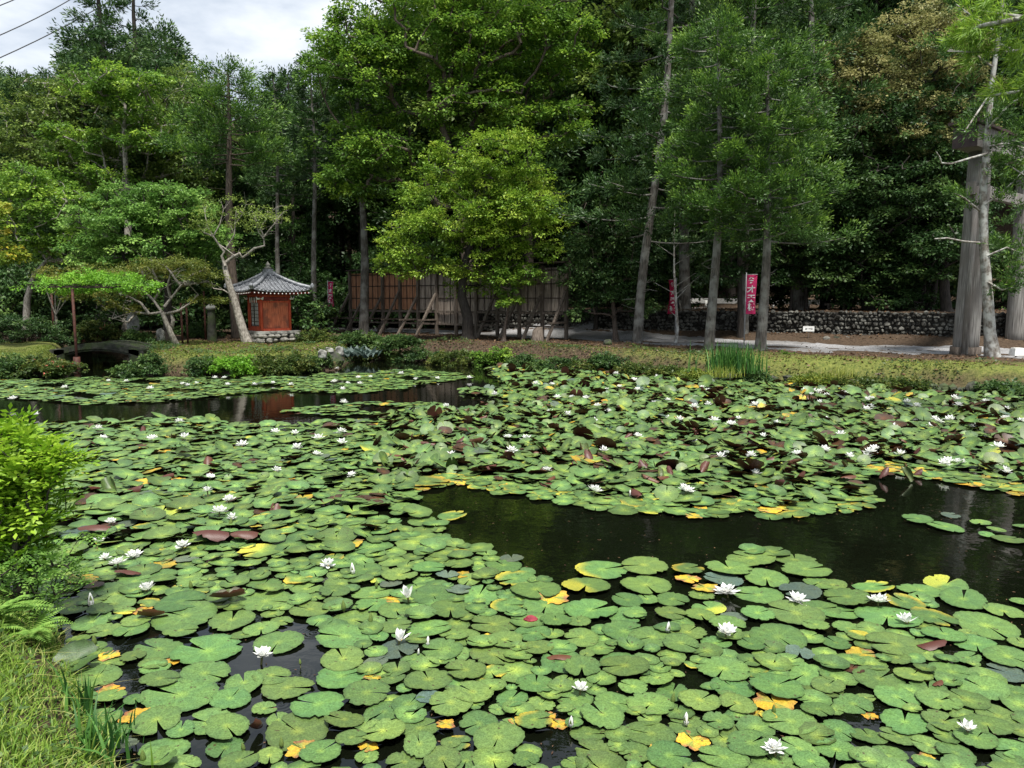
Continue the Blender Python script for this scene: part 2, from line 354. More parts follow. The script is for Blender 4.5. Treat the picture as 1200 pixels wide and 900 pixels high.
def pond_sdf(Q):
    n = len(SH); D = np.full(len(Q), 1e9); inside = np.zeros(len(Q), bool)
    for i in range(n):
        A = SH[i]; B = SH[(i + 1) % n]; D = np.minimum(D, seg_dist(Q, A, B))
        c = ((A[1] > Q[:, 1]) != (B[1] > Q[:, 1]))
        with np.errstate(divide='ignore', invalid='ignore'):
            xi = (B[0] - A[0]) * (Q[:, 1] - A[1]) / (B[1] - A[1]) + A[0]
        inside ^= c & (Q[:, 0] < xi)
    return np.where(inside, -D, D)
def sstep(x): x = np.clip(x, 0, 1); return x * x * (3 - 2 * x)
WA = at(640, 388, .75); WB = at(1120, 400, .75)           # foot of the rubble wall
wdir = (WB - WA).normalized(); wn = Vector((-wdir.y, wdir.x, 0))
if wn.y < 0: wn = -wn
def height(Q):
    s = pond_sdf(Q)
    X, Y = Q[:, 0], Q[:, 1]
    wob = .05 * np.sin(X * 1.7 + 1) * np.cos(Y * 1.3) + .04 * np.sin(X * 3.9 + Y * 2.7)
    soft = np.where(X > 4, .85 + .25 * np.sin(X * .9), .55)
    z = np.where(s > 0, .6 * sstep((s + .05) / soft) + wob * np.clip(s, 0, 1) * .6, np.maximum(-.7, s * 1.1))
    near = (Y < 8) & (X < 2)
    z = np.where(near & (s > 0), .42 * sstep((s + .03) / .7) + wob * .5 * np.clip(s, 0, 1), z)
    t = (X - WA.x) * wn.x + (Y - WA.y) * wn.y
    t = np.minimum(t, np.maximum(t, Y - 60))
    rightness = sstep((X - (WA.x - 4)) / 4)
    z = z + np.where(s > 0, rightness * (.34 * sstep((t + 2.4) / 2.2) + .86 * sstep(t / .35)), 0)
    z = z + np.where(s > 0, np.clip(t - 9, 0, 200) * .42, 0) * np.clip((Y - 30) / 15, 0, 1)
    return z
def hz(x, y): return float(height(np.array([[x, y]]))[0])

def ground():
    xs = np.unique(np.concatenate([np.arange(-160, -24, 6), np.arange(-24, 24, .28), np.arange(24, 166, 6)]))
    ys = np.unique(np.concatenate([np.arange(-30, 0, 5), np.arange(0, 38, .28), np.arange(38, 52, 1), np.arange(52, 330, 7)]))
    X, Y = np.meshgrid(xs, ys); Q = np.stack([X.ravel(), Y.ravel()], 1); Z = height(Q)
    V = np.column_stack([Q, Z]); nx = len(xs); i = np.arange((len(ys) - 1) * (nx - 1)); r, c = i // (nx - 1), i % (nx - 1)
    a = r * nx + c; Fc = np.stack([a, a + 1, a + nx + 1, a + nx], 1)
    me = npmesh('ground', V, Fc, M['ground'], smooth=True)
    s = pond_sdf(Q)
    moss = np.zeros(len(Q))
    moss = np.maximum(moss, np.where((Q[:, 0] > 1.2), np.clip(1.15 - np.abs(s - 1.0) / 2.0, 0, 1) * np.clip((Q[:, 0] - 1) / 6, .15, 1), 0))
    moss = np.maximum(moss, np.where((Q[:, 0] < -6.2) & (Q[:, 1] < 31), np.clip(1.1 - s / 7, 0, 1), 0))
    moss = np.where(s > 0, moss, 0)
    a = me.attributes.new('moss', 'FLOAT', 'POINT'); a.data.foreach_set('value', moss.astype(np.float32))
    tag(link('ground', me), kind='structure')
ground()
# pond surface
mb = MB(); mb.add([(-90, -6, 0), (60, -6, 0), (60, 52, 0), (-90, 52, 0)], [(0, 1, 2, 3)])
# only the hollow of the pond shows it: the banks rise above it
V = [(p.x, p.y, 0) for p in shore]
mbw = MB()
c0 = [Vector((p.x, p.y, 0)) for p in shore]
cen = Vector((0, 12, 0))
big = [p + (p - cen).normalized() * .35 for p in c0]
bm = bmesh.new(); vs = [bm.verts.new(p) for p in c0]; f = bm.faces.new(vs); bmesh.ops.triangulate(bm, faces=[f]); bmesh.ops.recalc_face_normals(bm, faces=bm.faces)
me = bpy.data.meshes.new('pond_water'); bm.to_mesh(me); bm.free(); me.materials.append(M['water'])
if me.polygons[0].normal.z < 0: me.flip_normals()
tag(link('pond_water', me), kind='structure')
# gravel path behind the pond
pl = [(1500, 421), (1200, 412), (1120, 409), (1000, 406.5), (850, 401), (700, 394.5), (560, 388.5), (420, 384), (300, 381), (100, 378), (-200, 376)]
PP = [at(x, y - .3, .66) for x, y in pl]
def path():
    V = []; Fs = []
    P = []
    for a, b in zip(PP[:-1], PP[1:]):
        for k in range(8): P.append(a.lerp(b, k / 8))
    for i, p in enumerate(P):
        d = (P[min(i + 1, len(P) - 1)] - P[max(i - 1, 0)]).normalized(); n = Vector((d.y, -d.x, 0))
        if n.y < 0: n = -n
        for k in range(7):
            u = -1 + k / 3; wdt = 2.5 + .12 * math.sin(i * .9) * (abs(u) == 1)
            q = p + n * u * (wdt if u < 0 else wdt * .66); V.append((q.x, q.y, hz(q.x, q.y) + .012 - .02 * (abs(u) == 1)))
    for i in range(len(P) - 1):
        for k in range(6): Fs.append((i * 7 + k, i * 7 + k + 1, (i + 1) * 7 + k + 1, (i + 1) * 7 + k))
    mb = MB(); mb.add(V, Fs, True); tag(mb.build('gravel_path', M['gravel']), kind='structure')
path()

# ------------------------------------------------------------------ foliage and trees
def broad_clumps(C, r, n, Lf, flat=.45, droop=.15, r_=rng):
    """leaf sprays: sprigs of leaves set in loose tiers round each centre"""
    n = int(n * 1.7); r = np.broadcast_to(np.asarray(r, float), (len(C),)) * 1.12
    keep = r_.uniform(0, 1, len(C)) < .62
    if len(C) > 24: C = C[keep]; r = r[keep]
    K = len(C); m = 9
    sa = r_.uniform(0, 2 * np.pi, (K, m)); sr = np.sqrt(r_.uniform(.02, 1, (K, m))) * r[:, None] * .9
    S = np.stack([np.cos(sa) * sr, np.sin(sa) * sr, r_.normal(0, 1, (K, m)) * r[:, None] * flat * .34 - (sr / r[:, None]) ** 2 * r[:, None] * (droop + .12)], 2)
    pick = r_.integers(0, m, (K, n)); c = np.take_along_axis(S, pick[..., None], 1)
    j = r_.normal(0, 1, (K, n, 3)) * r[:, None, None] * np.array([.17, .17, .075])
    P = C[:, None, :] + c + j
    out = j + c * .35; D = out / (np.linalg.norm(out, axis=2, keepdims=True) + 1e-6) + r_.normal(0, .35, (K, n, 3)); D[..., 2] -= .12
    Nn = r_.normal(0, .36, (K, n, 3)) + D * .25; Nn[..., 2] += 1
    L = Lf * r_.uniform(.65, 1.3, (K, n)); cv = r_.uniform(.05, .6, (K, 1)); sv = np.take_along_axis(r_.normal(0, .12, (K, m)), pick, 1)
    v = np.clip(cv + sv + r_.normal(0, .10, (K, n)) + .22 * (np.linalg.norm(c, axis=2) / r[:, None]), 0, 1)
    return P.reshape(-1, 3), D.reshape(-1, 3), Nn.reshape(-1, 3), L.ravel(), L.ravel() * .62, v.ravel()
def tuft_clumps(C, OUT, r, n, Lf, r_=rng, wf=.26, up=.55, spread=.55):
    """cedar tufts: narrow shoots fanned out and up from each centre, brighter at the young tips"""
    K = len(C); r = np.broadcast_to(np.asarray(r, float), (K,)) * r_.uniform(.75, 1.25, K); m = 6
    SD = OUT[:, None, :] * .9 + np.array([0, 0, up]) + r_.normal(0, spread * .9, (K, m, 3)); SD /= np.linalg.norm(SD, axis=2, keepdims=True)
    pick = r_.integers(0, m, (K, n)); D = np.take_along_axis(SD, pick[..., None], 1) + r_.normal(0, .16, (K, n, 3)); D /= np.linalg.norm(D, axis=2, keepdims=True)
    t = r_.uniform(0, 1, (K, n)) ** .75
    P = C[:, None, :] + D * (t * r[:, None])[..., None] * np.array([1, 1, .85]) + r_.normal(0, .035, (K, n, 3))
    L = Lf * r_.uniform(.7, 1.3, (K, n)); cv = r_.uniform(-.05, .38, (K, 1))
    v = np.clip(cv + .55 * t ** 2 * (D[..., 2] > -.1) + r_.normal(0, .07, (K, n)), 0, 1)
    Nn = r_.normal(0, 1, (K, n, 3)); Nn[..., 2] += .5
    D2 = D + r_.normal(0, .32, (K, n, 3))
    return P.reshape(-1, 3), D2.reshape(-1, 3), Nn.reshape(-1, 3), L.ravel(), L.ravel() * wf, v.ravel()
def skeleton(trunkP, trunkR, C, twig=.012, dead=None, r_=None, bend=.12):
    """join every clump centre to the nearest limb below it; limbs thicken with what they carry"""
    r_ = r_ or random.Random(3)
    T = [Vector(p) for p in trunkP]; nodes = []; par = []
    for i in range(len(T) - 1):
        for k in range(4):
            nodes.append(T[i].lerp(T[i + 1], k / 4)); par.append(len(nodes) - 2)
    nodes.append(T[-1]); par.append(len(nodes) - 2)
    nT = len(nodes); arr = np.array([tuple(p) for p in nodes])
    lowest = len(nodes) // 4
    Cs = sorted([Vector(c) for c in C], key=lambda c: min((c - n).length for n in nodes[lowest:]))
    for c in Cs:
        a = np.array(tuple(c)); d = np.linalg.norm(arr - a, axis=1) + np.maximum(0, arr[:, 2] - a[2] + .05) * 1.6
        d[:lowest] += 50
        j = int(np.argmin(d)); p = nodes[j]; L = (c - p).length
        if L > .5:
            m = p.lerp(c, .5) + Vector((r_.uniform(-1, 1), r_.uniform(-1, 1), r_.uniform(-.2, .9))) * L * bend
            nodes.append(m); par.append(j); arr = np.vstack([arr, tuple(m)]); j = len(nodes) - 1
        nodes.append(c); par.append(j); arr = np.vstack([arr, a])
    cnt = [0] * len(nodes); kids = set(par)
    for i in range(len(nodes) - 1, -1, -1):
        if i not in kids: cnt[i] = max(cnt[i], 1)
        if par[i] >= 0: cnt[par[i]] += cnt[i]
    mb = MB()
    tr = [trunkR[0] + (trunkR[1] - trunkR[0]) * (i / (nT - 1)) ** .8 for i in range(nT)]
    mb.tube(nodes[:nT], [tr[0] * 1.35] + tr[1:], 10, False)
    for i in range(nT, len(nodes)):
        ra = min(twig * math.sqrt(cnt[par[i]]) * 1.25, trunkR[1] * 1.1 if par[i] < nT else 9); rb = twig * math.sqrt(cnt[i])
        ra = max(ra, rb)
        mb.tube([nodes[par[i]], nodes[i]], [ra, rb], 5 if ra > .03 else 4, False)
    return mb
def ell_centres(ells, Y, n, r_, dy=.85, shell=.5):
    A = np.array([(rx * ry) for _, _, rx, ry in ells], float); A /= A.sum(); C = []
    for (cx, cy, rx, ry), a in zip(ells, A):
        k = max(2, int(round(n * a))); c = atY(cx, cy, Y); s = mpp(Y)
        d = r_.normal(size=(k, 3)); d /= np.linalg.norm(d, axis=1, keepdims=True); q = r_.uniform(0, 1, (k, 1)) ** (1 / 3 * shell)
        P = d * q * np.array([rx * s, rx * s * dy, ry * s]) + np.array(tuple(c)); C.append(P)
    return np.vstack(C)
def mk_tree(name, label, root_loc, trunk_mb, bark, leaf, leafmat_, cat='tree', group=None):
    t = empty(name, root_loc, 0, label, cat, group)
    V, Fc, v = leaf; L0 = np.array(tuple(root_loc))
    tm = trunk_mb.mesh('trunk', M[bark])
    tm.transform(Matrix.Translation(-Vector(root_loc))); link('trunk', tm, t)
    link('crown', npmesh('crown', V - L0, Fc, M[leafmat_], v), t)
    return t
def broadleaf(name, label, base, trunk, tw, ells, mat, n, k, Lf, cr, bark='bark', z=None, Y=None, seed=1, dy=.85, flat=.45, twig=.014, group=None, cat='tree', top=.35, droop=.15):
    r_ = np.random.default_rng(seed)
    if Y is None:
        b = at(*base, .62 if z is None else z); Y = b.y
    b = atY(base[0], base[1], Y); b.z = hz(b.x, b.y) - .05
    C = ell_centres(ells, Y, n, r_, dy)
    TP = [b] + [atY(x, y, Y + random.uniform(-.15, .15)) for x, y in trunk]
    tr = tw / 2 * mpp(Y)
    mb = skeleton(TP, (tr, tr * top), C, twig)
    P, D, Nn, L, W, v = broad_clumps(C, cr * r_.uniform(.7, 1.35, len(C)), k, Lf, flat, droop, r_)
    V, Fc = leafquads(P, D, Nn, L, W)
    return mk_tree(name, label, b, mb, bark, (V, Fc, v), mat, cat, group)
def conifer_data(h, z0, rad, nb, tufts, k, Lf, seed, lean=0, top_r=.15, tr=.2, shape=.8, wf=.26, tuft_r=.45, stubs=8, trunk_top=1.0, leany=0):
    """trunk from 0 to h along z; crown starts at z0"""
    r_ = np.random.default_rng(seed); rr = random.Random(seed)
    mb = MB(); ax = lambda z: Vector((lean * z + .10 * math.sin(z * .5 + seed), leany * z + .08 * math.cos(z * .45), z))
    nz = 14; zs = [h * i / (nz - 1) for i in range(nz)]
    mb.tube([ax(z) for z in zs], [tr * (1.12 if i == 0 else 1) * (1 - z / h * .85) + .01 for i, z in enumerate(zs)], 10, False)
    C = []; O = []; RR = []
    for i in range(nb):
        u = (i + rr.random()) / nb; z = z0 + (h - z0) * u
        L = rad * ((1 - u) ** shape * .92 + .10) * rr.uniform(.65, 1.12); a = i * 2.399 + rr.uniform(-.5, .5)
        o = Vector((math.cos(a), math.sin(a), 0)); p0 = ax(z)
        pts = [p0]; m = 5
        for j in range(1, m + 1):
            q = j / m; pts.append(p0 + o * L * q + Vector((0, 0, L * (-.18 * q + .22 * q * q))) + Vector((rr.uniform(-.06, .06), rr.uniform(-.06, .06), 0)) * L)
        mb.tube(pts, [max(.012, .018 + L * .009) * (1 - .75 * j / m) for j in range(m + 1)], 4, False)
        nt_ = max(2, int(tufts * L / rad + .5))
        for j in range(nt_):
            q = .3 + .72 * (j + rr.random() * .7) / nt_; f = min(q, .999) * m; i0 = int(f); p = pts[i0].lerp(pts[min(i0 + 1, m)], f - i0)
            side = Vector((-o.y, o.x, 0)) * rr.uniform(-1, 1) * L * .28 * (q if q < .8 else .4)
            C.append(p + side + Vector((0, 0, rr.uniform(-.1, .12)))); oo = (o + side * .8).normalized(); O.append(oo); RR.append(tuft_r * rr.uniform(.7, 1.25))
    for i in range(stubs):                              # dead pale stubs on the clear stem
        z = rr.uniform(.3, 1) * z0; a = rr.uniform(0, 6.28); L = rr.uniform(.25, .9); p0 = ax(z); o = Vector((math.cos(a), math.sin(a), rr.uniform(-.2, .2)))
        mb.tube([p0, p0 + o * L * .5, p0 + o * L + Vector((0, 0, rr.uniform(-.1, .2)))], [.02, .014, .006], 4, False)
    C = np.array([tuple(c) for c in C]); O = np.array([tuple(o) for o in O])
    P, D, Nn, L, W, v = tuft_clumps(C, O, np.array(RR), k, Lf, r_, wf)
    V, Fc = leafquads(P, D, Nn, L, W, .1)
    return mb, (V, Fc, v)
def conifer(label, base, w_px, top_py, crown_py, rad, mat, bark='bark_grey', name='cedar_tree', z=None, Y=None, lean_px=0, seed=1, nb=70, tufts=6, k=60, Lf=.17, group=None, **kw):
    if Y is None: Y = at(*base, .62 if z is None else z).y
    b = atY(base[0], base[1], Y); b.z = hz(b.x, b.y) - .05
    h = atY(base[0], top_py, Y).z - b.z; z0 = atY(base[0], crown_py, Y).z - b.z
    lean = lean_px * mpp(Y) / h
    mb, leaf = conifer_data(h, z0, rad, nb, tufts, k, Lf, seed, lean, tr=w_px / 2 * mpp(Y), **kw)
    t = empty(name, b, 0, label, 'tree', group)
    link('trunk', mb.mesh('trunk', M[bark]), t); link('crown', npmesh('crown', *leaf[:2], M[mat], leaf[2]), t)
    return t

# --- named trees of the far bank, left to right
broadleaf('maple_tree', 'orange and yellow leaved maple at the left edge beyond the bank', (-60, 398), [(-55, 330), (-40, 290)], 12,
          [(-6, 243, 22, 9), (-4, 300, 22, 18), (-40, 270, 36, 26)], 'l_orange', 60, 110, .13, .5, 'bark_pale', Y=27, seed=2)
broadleaf('broadleaf_tree', 'yellow green tree with pale bare limbs below, behind the orange maple', (30, 392), [(32, 350), (40, 322), (60, 300)], 10,
          [(45, 262, 50, 26), (80, 290, 40, 18), (20, 215, 40, 20), (60, 235, 45, 20)], 'l_broad', 150, 110, .13, .55, 'bark_pale', Y=33, seed=3, twig=.02)
broadleaf('maple_tree', 'fresh green maple spreading above the wisteria trellis, left of the shrine', (196, 396), [(197, 340), (194, 300), (190, 255)], 11,
          [(200, 243, 48, 26), (140, 262, 60, 26), (228, 272, 36, 30), (110, 292, 46, 16), (178, 296, 66, 20), (160, 235, 40, 20), (180, 225, 30, 14)], 'l_maple', 330, 120, .115, .48, 'bark_dark', Y=31, seed=4, flat=.35, twig=.014)
broadleaf('broadleaf_tree', 'tall mixed green tree with grey bare branches rising left of the shrine', (120, 388), [(120, 300), (130, 220), (150, 160)], 16,
          [(100, 120, 50, 38), (160, 120, 60, 36), (60, 180, 62, 50), (140, 195, 80, 50), (215, 165, 55, 60), (60, 125, 40, 35), (35, 150, 40, 40), (215, 225, 45, 35), (100, 235, 70, 30), (230, 110, 40, 35)], 'l_olive', 460, 110, .16, .75, 'bark_pale', Y=42, seed=5, twig=.02)
broadleaf('broadleaf_tree', 'lime tipped tree crown below the two tall dark conifers', (150, 386), [(150, 250), (145, 150)], 12,
          [(150, 100, 46, 22), (110, 98, 30, 16), (175, 150, 40, 22), (90, 165, 34, 20), (110, 215, 50, 20)], 'l_broad', 150, 110, .15, .6, 'bark_pale', Y=38, seed=6, twig=.02)
conifer('tall dark conifer reaching the sky, left one of the pair at upper left', (140, 386), 14, -70, 300, 3.3, 'l_cedard', Y=50, seed=7, nb=90, tufts=9, k=60, Lf=.26, tuft_r=.75, bark='bark_dark')
conifer('tall airy dark conifer with open crown against the sky, right one of the pair', (178, 386), 13, -50, 300, 3.0, 'l_cedard', Y=51, seed=8, nb=60, tufts=7, k=46, Lf=.25, tuft_r=.7, bark='bark_dark')
conifer('brown trunked cedar with a rounded dark crown directly behind the shrine', (277, 398), 13, 82, 195, 2.6, 'l_cedar', Y=33.5, seed=9, nb=40, tufts=6, k=150, Lf=.14, wf=.3, tuft_r=.75, shape=.45, bark='bark')
conifer('thin grey trunked tree beside the pink banner, right of the shrine', (371, 386), 7, 70, 210, 1.8, 'l_cedard', Y=38, seed=10, nb=50, tufts=5, k=60, Lf=.2, lean_px=2)
conifer('slim grey trunk standing just left of the thin tree by the shrine', (330, 386), 6, 90, 230, 1.8, 'l_cedard', Y=40, seed=110, nb=45, tufts=5, k=60, Lf=.2)
conifer('straight bare grey trunk rising before the left part of the board wall', (427, 388), 11, 60, 150, 1.6, 'l_cedar', Y=36.8, seed=12, nb=30, tufts=4, k=60, Lf=.18, shape=.5)
broadleaf('broadleaf_tree', 'wide spreading tree with dark forked limbs above the bright maple', (552, 388), [(550, 330), (538, 240), (524, 165), (508, 120)], 16,
          [(430, 85, 58, 62), (515, 50, 70, 50), (590, 60, 60, 50), (645, 45, 52, 46), (455, 185, 50, 30), (420, 165, 32, 30), (650, 138, 46, 28), (560, 130, 60, 40), (480, 10, 70, 40), (600, 0, 70, 40), (420, 205, 36, 22), (490, 230, 30, 30), (400, 40, 30, 30)], 'l_broad', 820, 120, .15, .7, 'bark', Y=35.6, seed=13, twig=.022)
broadleaf('maple_tree', 'bright lime green tree on the far shore, before the board wall', (548, 397), [(548, 372), (541, 347), (546, 305), (562, 255), (570, 220)], 15,
          [(585, 192, 52, 40), (545, 235, 62, 50), (600, 240, 62, 52), (500, 280, 48, 34), (556, 296, 54, 30), (464, 288, 24, 34), (622, 278, 40, 32), (590, 318, 26, 12), (505, 314, 40, 10), (530, 200, 40, 30), (555, 330, 24, 9)], 'l_lime', 420, 140, .105, .5, 'bark_dark', Y=31.5, seed=14, flat=.62, twig=.013)
broadleaf('multi_stem_tree', 'small dark green tree with many thin stems beside the lime tree trunk', (590, 398), [(592, 380), (598, 350)], 6,
          [(606, 318, 22, 12), (590, 345, 12, 14)], 'l_broad', 34, 100, .11, .42, 'bark', Y=30.8, seed=15, twig=.02)
conifer('tall leaning trunk with low drooping green sprays, right of the board wall', (748, 400), 11, -330, 285, 3.4, 'l_cedard', bark='bark_grey', seed=16, nb=80, tufts=7, k=120, Lf=.15, wf=.3, lean_px=55, Y=29.5, shape=.45, tuft_r=.6)
broadleaf('evergreen_tree', 'low spreading blue green evergreen hanging over the path right of the board wall', (722, 396), [(718, 350), (712, 300)], 7,
          [(700, 250, 34, 30), (690, 300, 32, 34), (720, 340, 34, 30), (735, 290, 34, 40), (690, 350, 20, 20), (745, 360, 20, 10)], 'l_dark', 170, 120, .12, .5, 'bark', Y=31.0, seed=17, droop=.4)
conifer('pale straight cedar trunk behind the iris clump, tufted crown above', (834, 409), 11.5, 28, 262, 2.3, 'l_cedar', seed=18, nb=54, tufts=6, k=170, Lf=.115, tuft_r=.62, shape=.35, wf=.3)
conifer('pale brown cedar trunk next right of the iris clump, with a bushy crown', (891, 410), 12, 60, 285, 2.5, 'l_cedar', seed=19, nb=56, tufts=6, k=170, Lf=.115, tuft_r=.62, shape=.3, wf=.3, bark='bark_grey')
conifer('tall tufted cedar filling the upper picture between the two pale trunks', (868, 400), 12, -220, 250, 3.2, 'l_cedar', Y=31, seed=20, nb=76, tufts=6, k=130, Lf=.15, wf=.3, tuft_r=.75, shape=.5)
conifer('dense cedar behind the leaning trunk with long tiers of green', (800, 396), 13, -300, 270, 3.0, 'l_cedar', Y=34, seed=21, nb=76, tufts=6, k=130, Lf=.16, wf=.3, tuft_r=.8, shape=.5)
conifer('cedar with drooping tiers right of the paired pale trunks', (935, 400), 12, -200, 300, 2.8, 'l_cedard', Y=33, seed=22, nb=66, tufts=6, k=120, Lf=.16, wf=.3, tuft_r=.8, shape=.5)
broadleaf('evergreen_tree', 'great round dark evergreen above the little wayside shrine', (1020, 392), [(1015, 350), (1030, 290), (1035, 220)], 20,
          [(1010, 160, 54, 50), (1085, 150, 64, 60), (1050, 225, 80, 60), (990, 265, 50, 50), (1085, 290, 62, 46), (1030, 310, 60, 30), (960, 220, 30, 40), (1110, 220, 40, 60), (1000, 320, 60, 20), (1040, 340, 60, 12), (985, 345, 30, 10)], 'l_dark', 680, 120, .14, .68, 'bark_dark', Y=32, seed=23)
broadleaf('flowering_tree', 'evergreen crown covered in tan and yellow blossom at upper right', (1060, 390), [(1060, 250), (1058, 150)], 20,
          [(1060, 70, 62, 38), (1015, 105, 44, 36), (1105, 60, 50, 40), (1060, 130, 60, 34), (1120, 110, 40, 40), (1000, 140, 34, 24), (1085, 25, 40, 22), (1000, 60, 30, 22), (1060, 165, 70, 30)], 'l_bloom', 420, 120, .12, .55, 'bark_dark', Y=32.6, seed=24)
broadleaf('evergreen_tree', 'dim evergreen with low branches left of the tall torii pillar', (1085, 396), [(1085, 350), (1090, 300)], 10,
          [(1080, 320, 40, 30), (1040, 350, 40, 14), (1110, 290, 30, 50)], 'l_dark', 130, 110, .13, .5, 'bark_dark', Y=31, seed=25)

# shared filler trees of the wood behind
def skyline(px):
    xs = [-400, -60, 0, 30, 70, 100, 120, 205, 225, 260, 320, 365, 420, 480, 640, 1000, 1600]
    ys = [20, 40, 60, 70, 95, 60, 20, 20, 95, 105, 100, 82, 45, -10, -130, -120, -110]
    return float(np.interp(px, xs, ys))
protos = []
for s in range(4):
    mb, leaf = conifer_data(20, 3.2 + s, 3.1, 80, 6, 90, .26, 40 + s, tr=.24, tuft_r=1.05, shape=.55, wf=.36, stubs=4)
    protos.append(('cedar_tree', mb.mesh('trunk', M['bark_dark' if s % 2 else 'bark']), npmesh('crown', *leaf[:2], M['l_cedard'], leaf[2])))
for s in range(3):
    r_ = np.random.default_rng(60 + s)
    C = r_.normal(size=(230, 3)); C = nrm(C) * r_.uniform(.35, 1, (230, 1)) * np.array([4.4, 4.4, 6.6]) + np.array([0, 0, 13.0]); 
    mb = skeleton([(0, 0, 0), (.2, .1, 4), (-.1, .2, 9), (.2, 0, 14)], (.3, .12), C, .02)
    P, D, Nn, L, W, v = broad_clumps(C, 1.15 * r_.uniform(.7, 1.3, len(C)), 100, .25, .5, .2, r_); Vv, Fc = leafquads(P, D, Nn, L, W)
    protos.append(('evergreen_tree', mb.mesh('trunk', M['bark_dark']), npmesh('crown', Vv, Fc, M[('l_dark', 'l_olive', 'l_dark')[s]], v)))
FILL = []
rr = random.Random(77)
for Y, step, jit in ((45, 3.6, 1), (50, 4.0, 1.3), (57, 4.6, 1.5), (68, 6, 2), (84, 8, 2)):
    x = -Y * .86
    while x < Y * .9:
        xx = x + rr.uniform(-jit, jit); yy = Y + rr.uniform(-1.3, 1.3) - (xx * .12 if xx > 0 else 0); x += step
        px = 600 + xx / yy * F
        if yy < 40 and (px < 330 or px > 1300): continue
        if pond_sdf(np.array([[xx, yy]]))[0] < 1.2: continue
        g = hz(xx, yy); topz = atY(px, skyline(px) + rr.uniform(-5, 40), yy).z
        hh = topz - g
        if hh < 5: continue
        hh = min(hh, rr.uniform(22, 27))
        kind = protos[rr.choice([0, 1, 2, 3, 0, 1, 2, 3, 4, 5, 6])]
        # keep clear of the path
        if min((Vector((xx, yy, 0)) - Vector((p.x, p.y, 0))).length for p in PP) < 2.4 and yy < 40: continue
        FILL.append((kind, xx, yy, g, hh))
for kind, xx, yy, g, hh in FILL:
    nm = 'tall dark cedar standing in the close wood behind the path' if kind[0] == 'cedar_tree' else 'dark broad crowned evergreen standing in the close wood behind the path'
    t = empty(kind[0], (xx, yy, g - .1), rr.uniform(0, 6.28), nm, 'tree', 'cedars of the wood behind' if kind[0] == 'cedar_tree' else 'evergreens of the wood behind')
    s = hh / 20; t.scale = (min(max(s, .75), 1.1),) * 2 + (s,)
    link('trunk', kind[1], t); link('crown', kind[2], t)

und = []
for s in range(3):
    r_ = np.random.default_rng(80 + s); C = nrm(r_.normal(size=(80, 3))) * r_.uniform(.4, 1, (80, 1)) * np.array([2.4, 2.0, 1.6]) + np.array([0, 0, 1.7])
    C[:, 2] = np.maximum(C[:, 2], .15)
    mb = skeleton([(0, 0, -.2), (.1, .1, .6), (0, .1, 1.2), (.1, 0, 1.8)], (.09, .05), C, .01)
    P, D, Nn, L, W, v = broad_clumps(C, .62 * r_.uniform(.7, 1.3, len(C)), 80, .17, .6, .3, r_); Vv, Fc = leafquads(P, D, Nn, L, W)
    und.append((mb.mesh('stems', M['bark_dark']), npmesh('foliage', Vv, Fc, M[('l_dark', 'l_cedard', 'l_dark')[s]], v)))
for k, (x0, x1, Y0, st) in enumerate(((-38, 26, 43.5, 2.6), (-44, 40, 48, 3.2), (-52, 48, 54, 3.8), (6, 30, 39, 2.4), (-34, -10, 37.5, 2.6), (-62, 30, 61, 4.2), (-70, 30, 70, 5))):
    x = x0
    while x < x1:
        xx = x + rr.uniform(-.8, .8); yy = Y0 + rr.uniform(-.9, .9) - (max(0, xx) * .22 if k == 3 else 0); x += st
        if pond_sdf(np.array([[xx, yy]]))[0] < 1.5: continue
        t_ = (xx - WA.x) * wn.x + (yy - WA.y) * wn.y
        if xx > WA.x - 2 and t_ < 1.6: continue
        kd = und[rr.choice([0, 1, 2])]; t = empty('understorey_bush', (xx, yy, hz(xx, yy)), rr.uniform(0, 6.28), 'dark leafy bush in the deep shade between the trunks of the wood', 'bush', 'bushes under the wood')
        sc_ = rr.uniform(.8, 1.25) * (1.5 if Y0 > 60 else 1); t.scale = (sc_, sc_, sc_ * rr.uniform(.9, 1.4)); link('stems', kd[0], t); link('foliage', kd[1], t)
for i, (bx, by, tx, ty, w_, lb) in enumerate([(944, 392, 945, 300, 5, 'thin dark trunk left of the little torii'), (965, 389, 968, 290, 12, 'thick dark trunk rising directly behind the little torii'), (990, 390, 1012, 300, 10, 'dark leaning trunk right of the little torii'), (1022, 392, 1021, 300, 4, 'thin dark upright stem right of the leaning trunk'), (1047, 391, 1048, 290, 9, 'grey green mossy trunk before the rubble wall'),
                                         (1078, 394, 1082, 300, 6, 'thin dark stem left of the leaning dark pair'), (1088, 394, 1100, 300, 8, 'dark trunk leaning right near the torii pillar'), (1108, 396, 1106, 290, 13, 'broad dark trunk just left of the tall torii pillar'), (698, 389, 700, 300, 5, 'dark stem behind the path right of the board wall'), (868, 394, 866, 290, 7, 'dim brown trunk behind the wide pink banner'), (925, 392, 930, 300, 4, 'slender dark stem left of the small white sign')]):
    broadleaf('evergreen_tree', lb, (bx, by), [((bx + tx) / 2, (by + ty) / 2), (tx, ty)], w_, [(tx, 290, 34, 26), (tx - 20, 320, 22, 10)], 'l_dark', 46, 90, .14, .5, 'bark_dark' if i != 4 else 'bark', Y=at(bx, by, .8).y, seed=400 + i, top=.7)
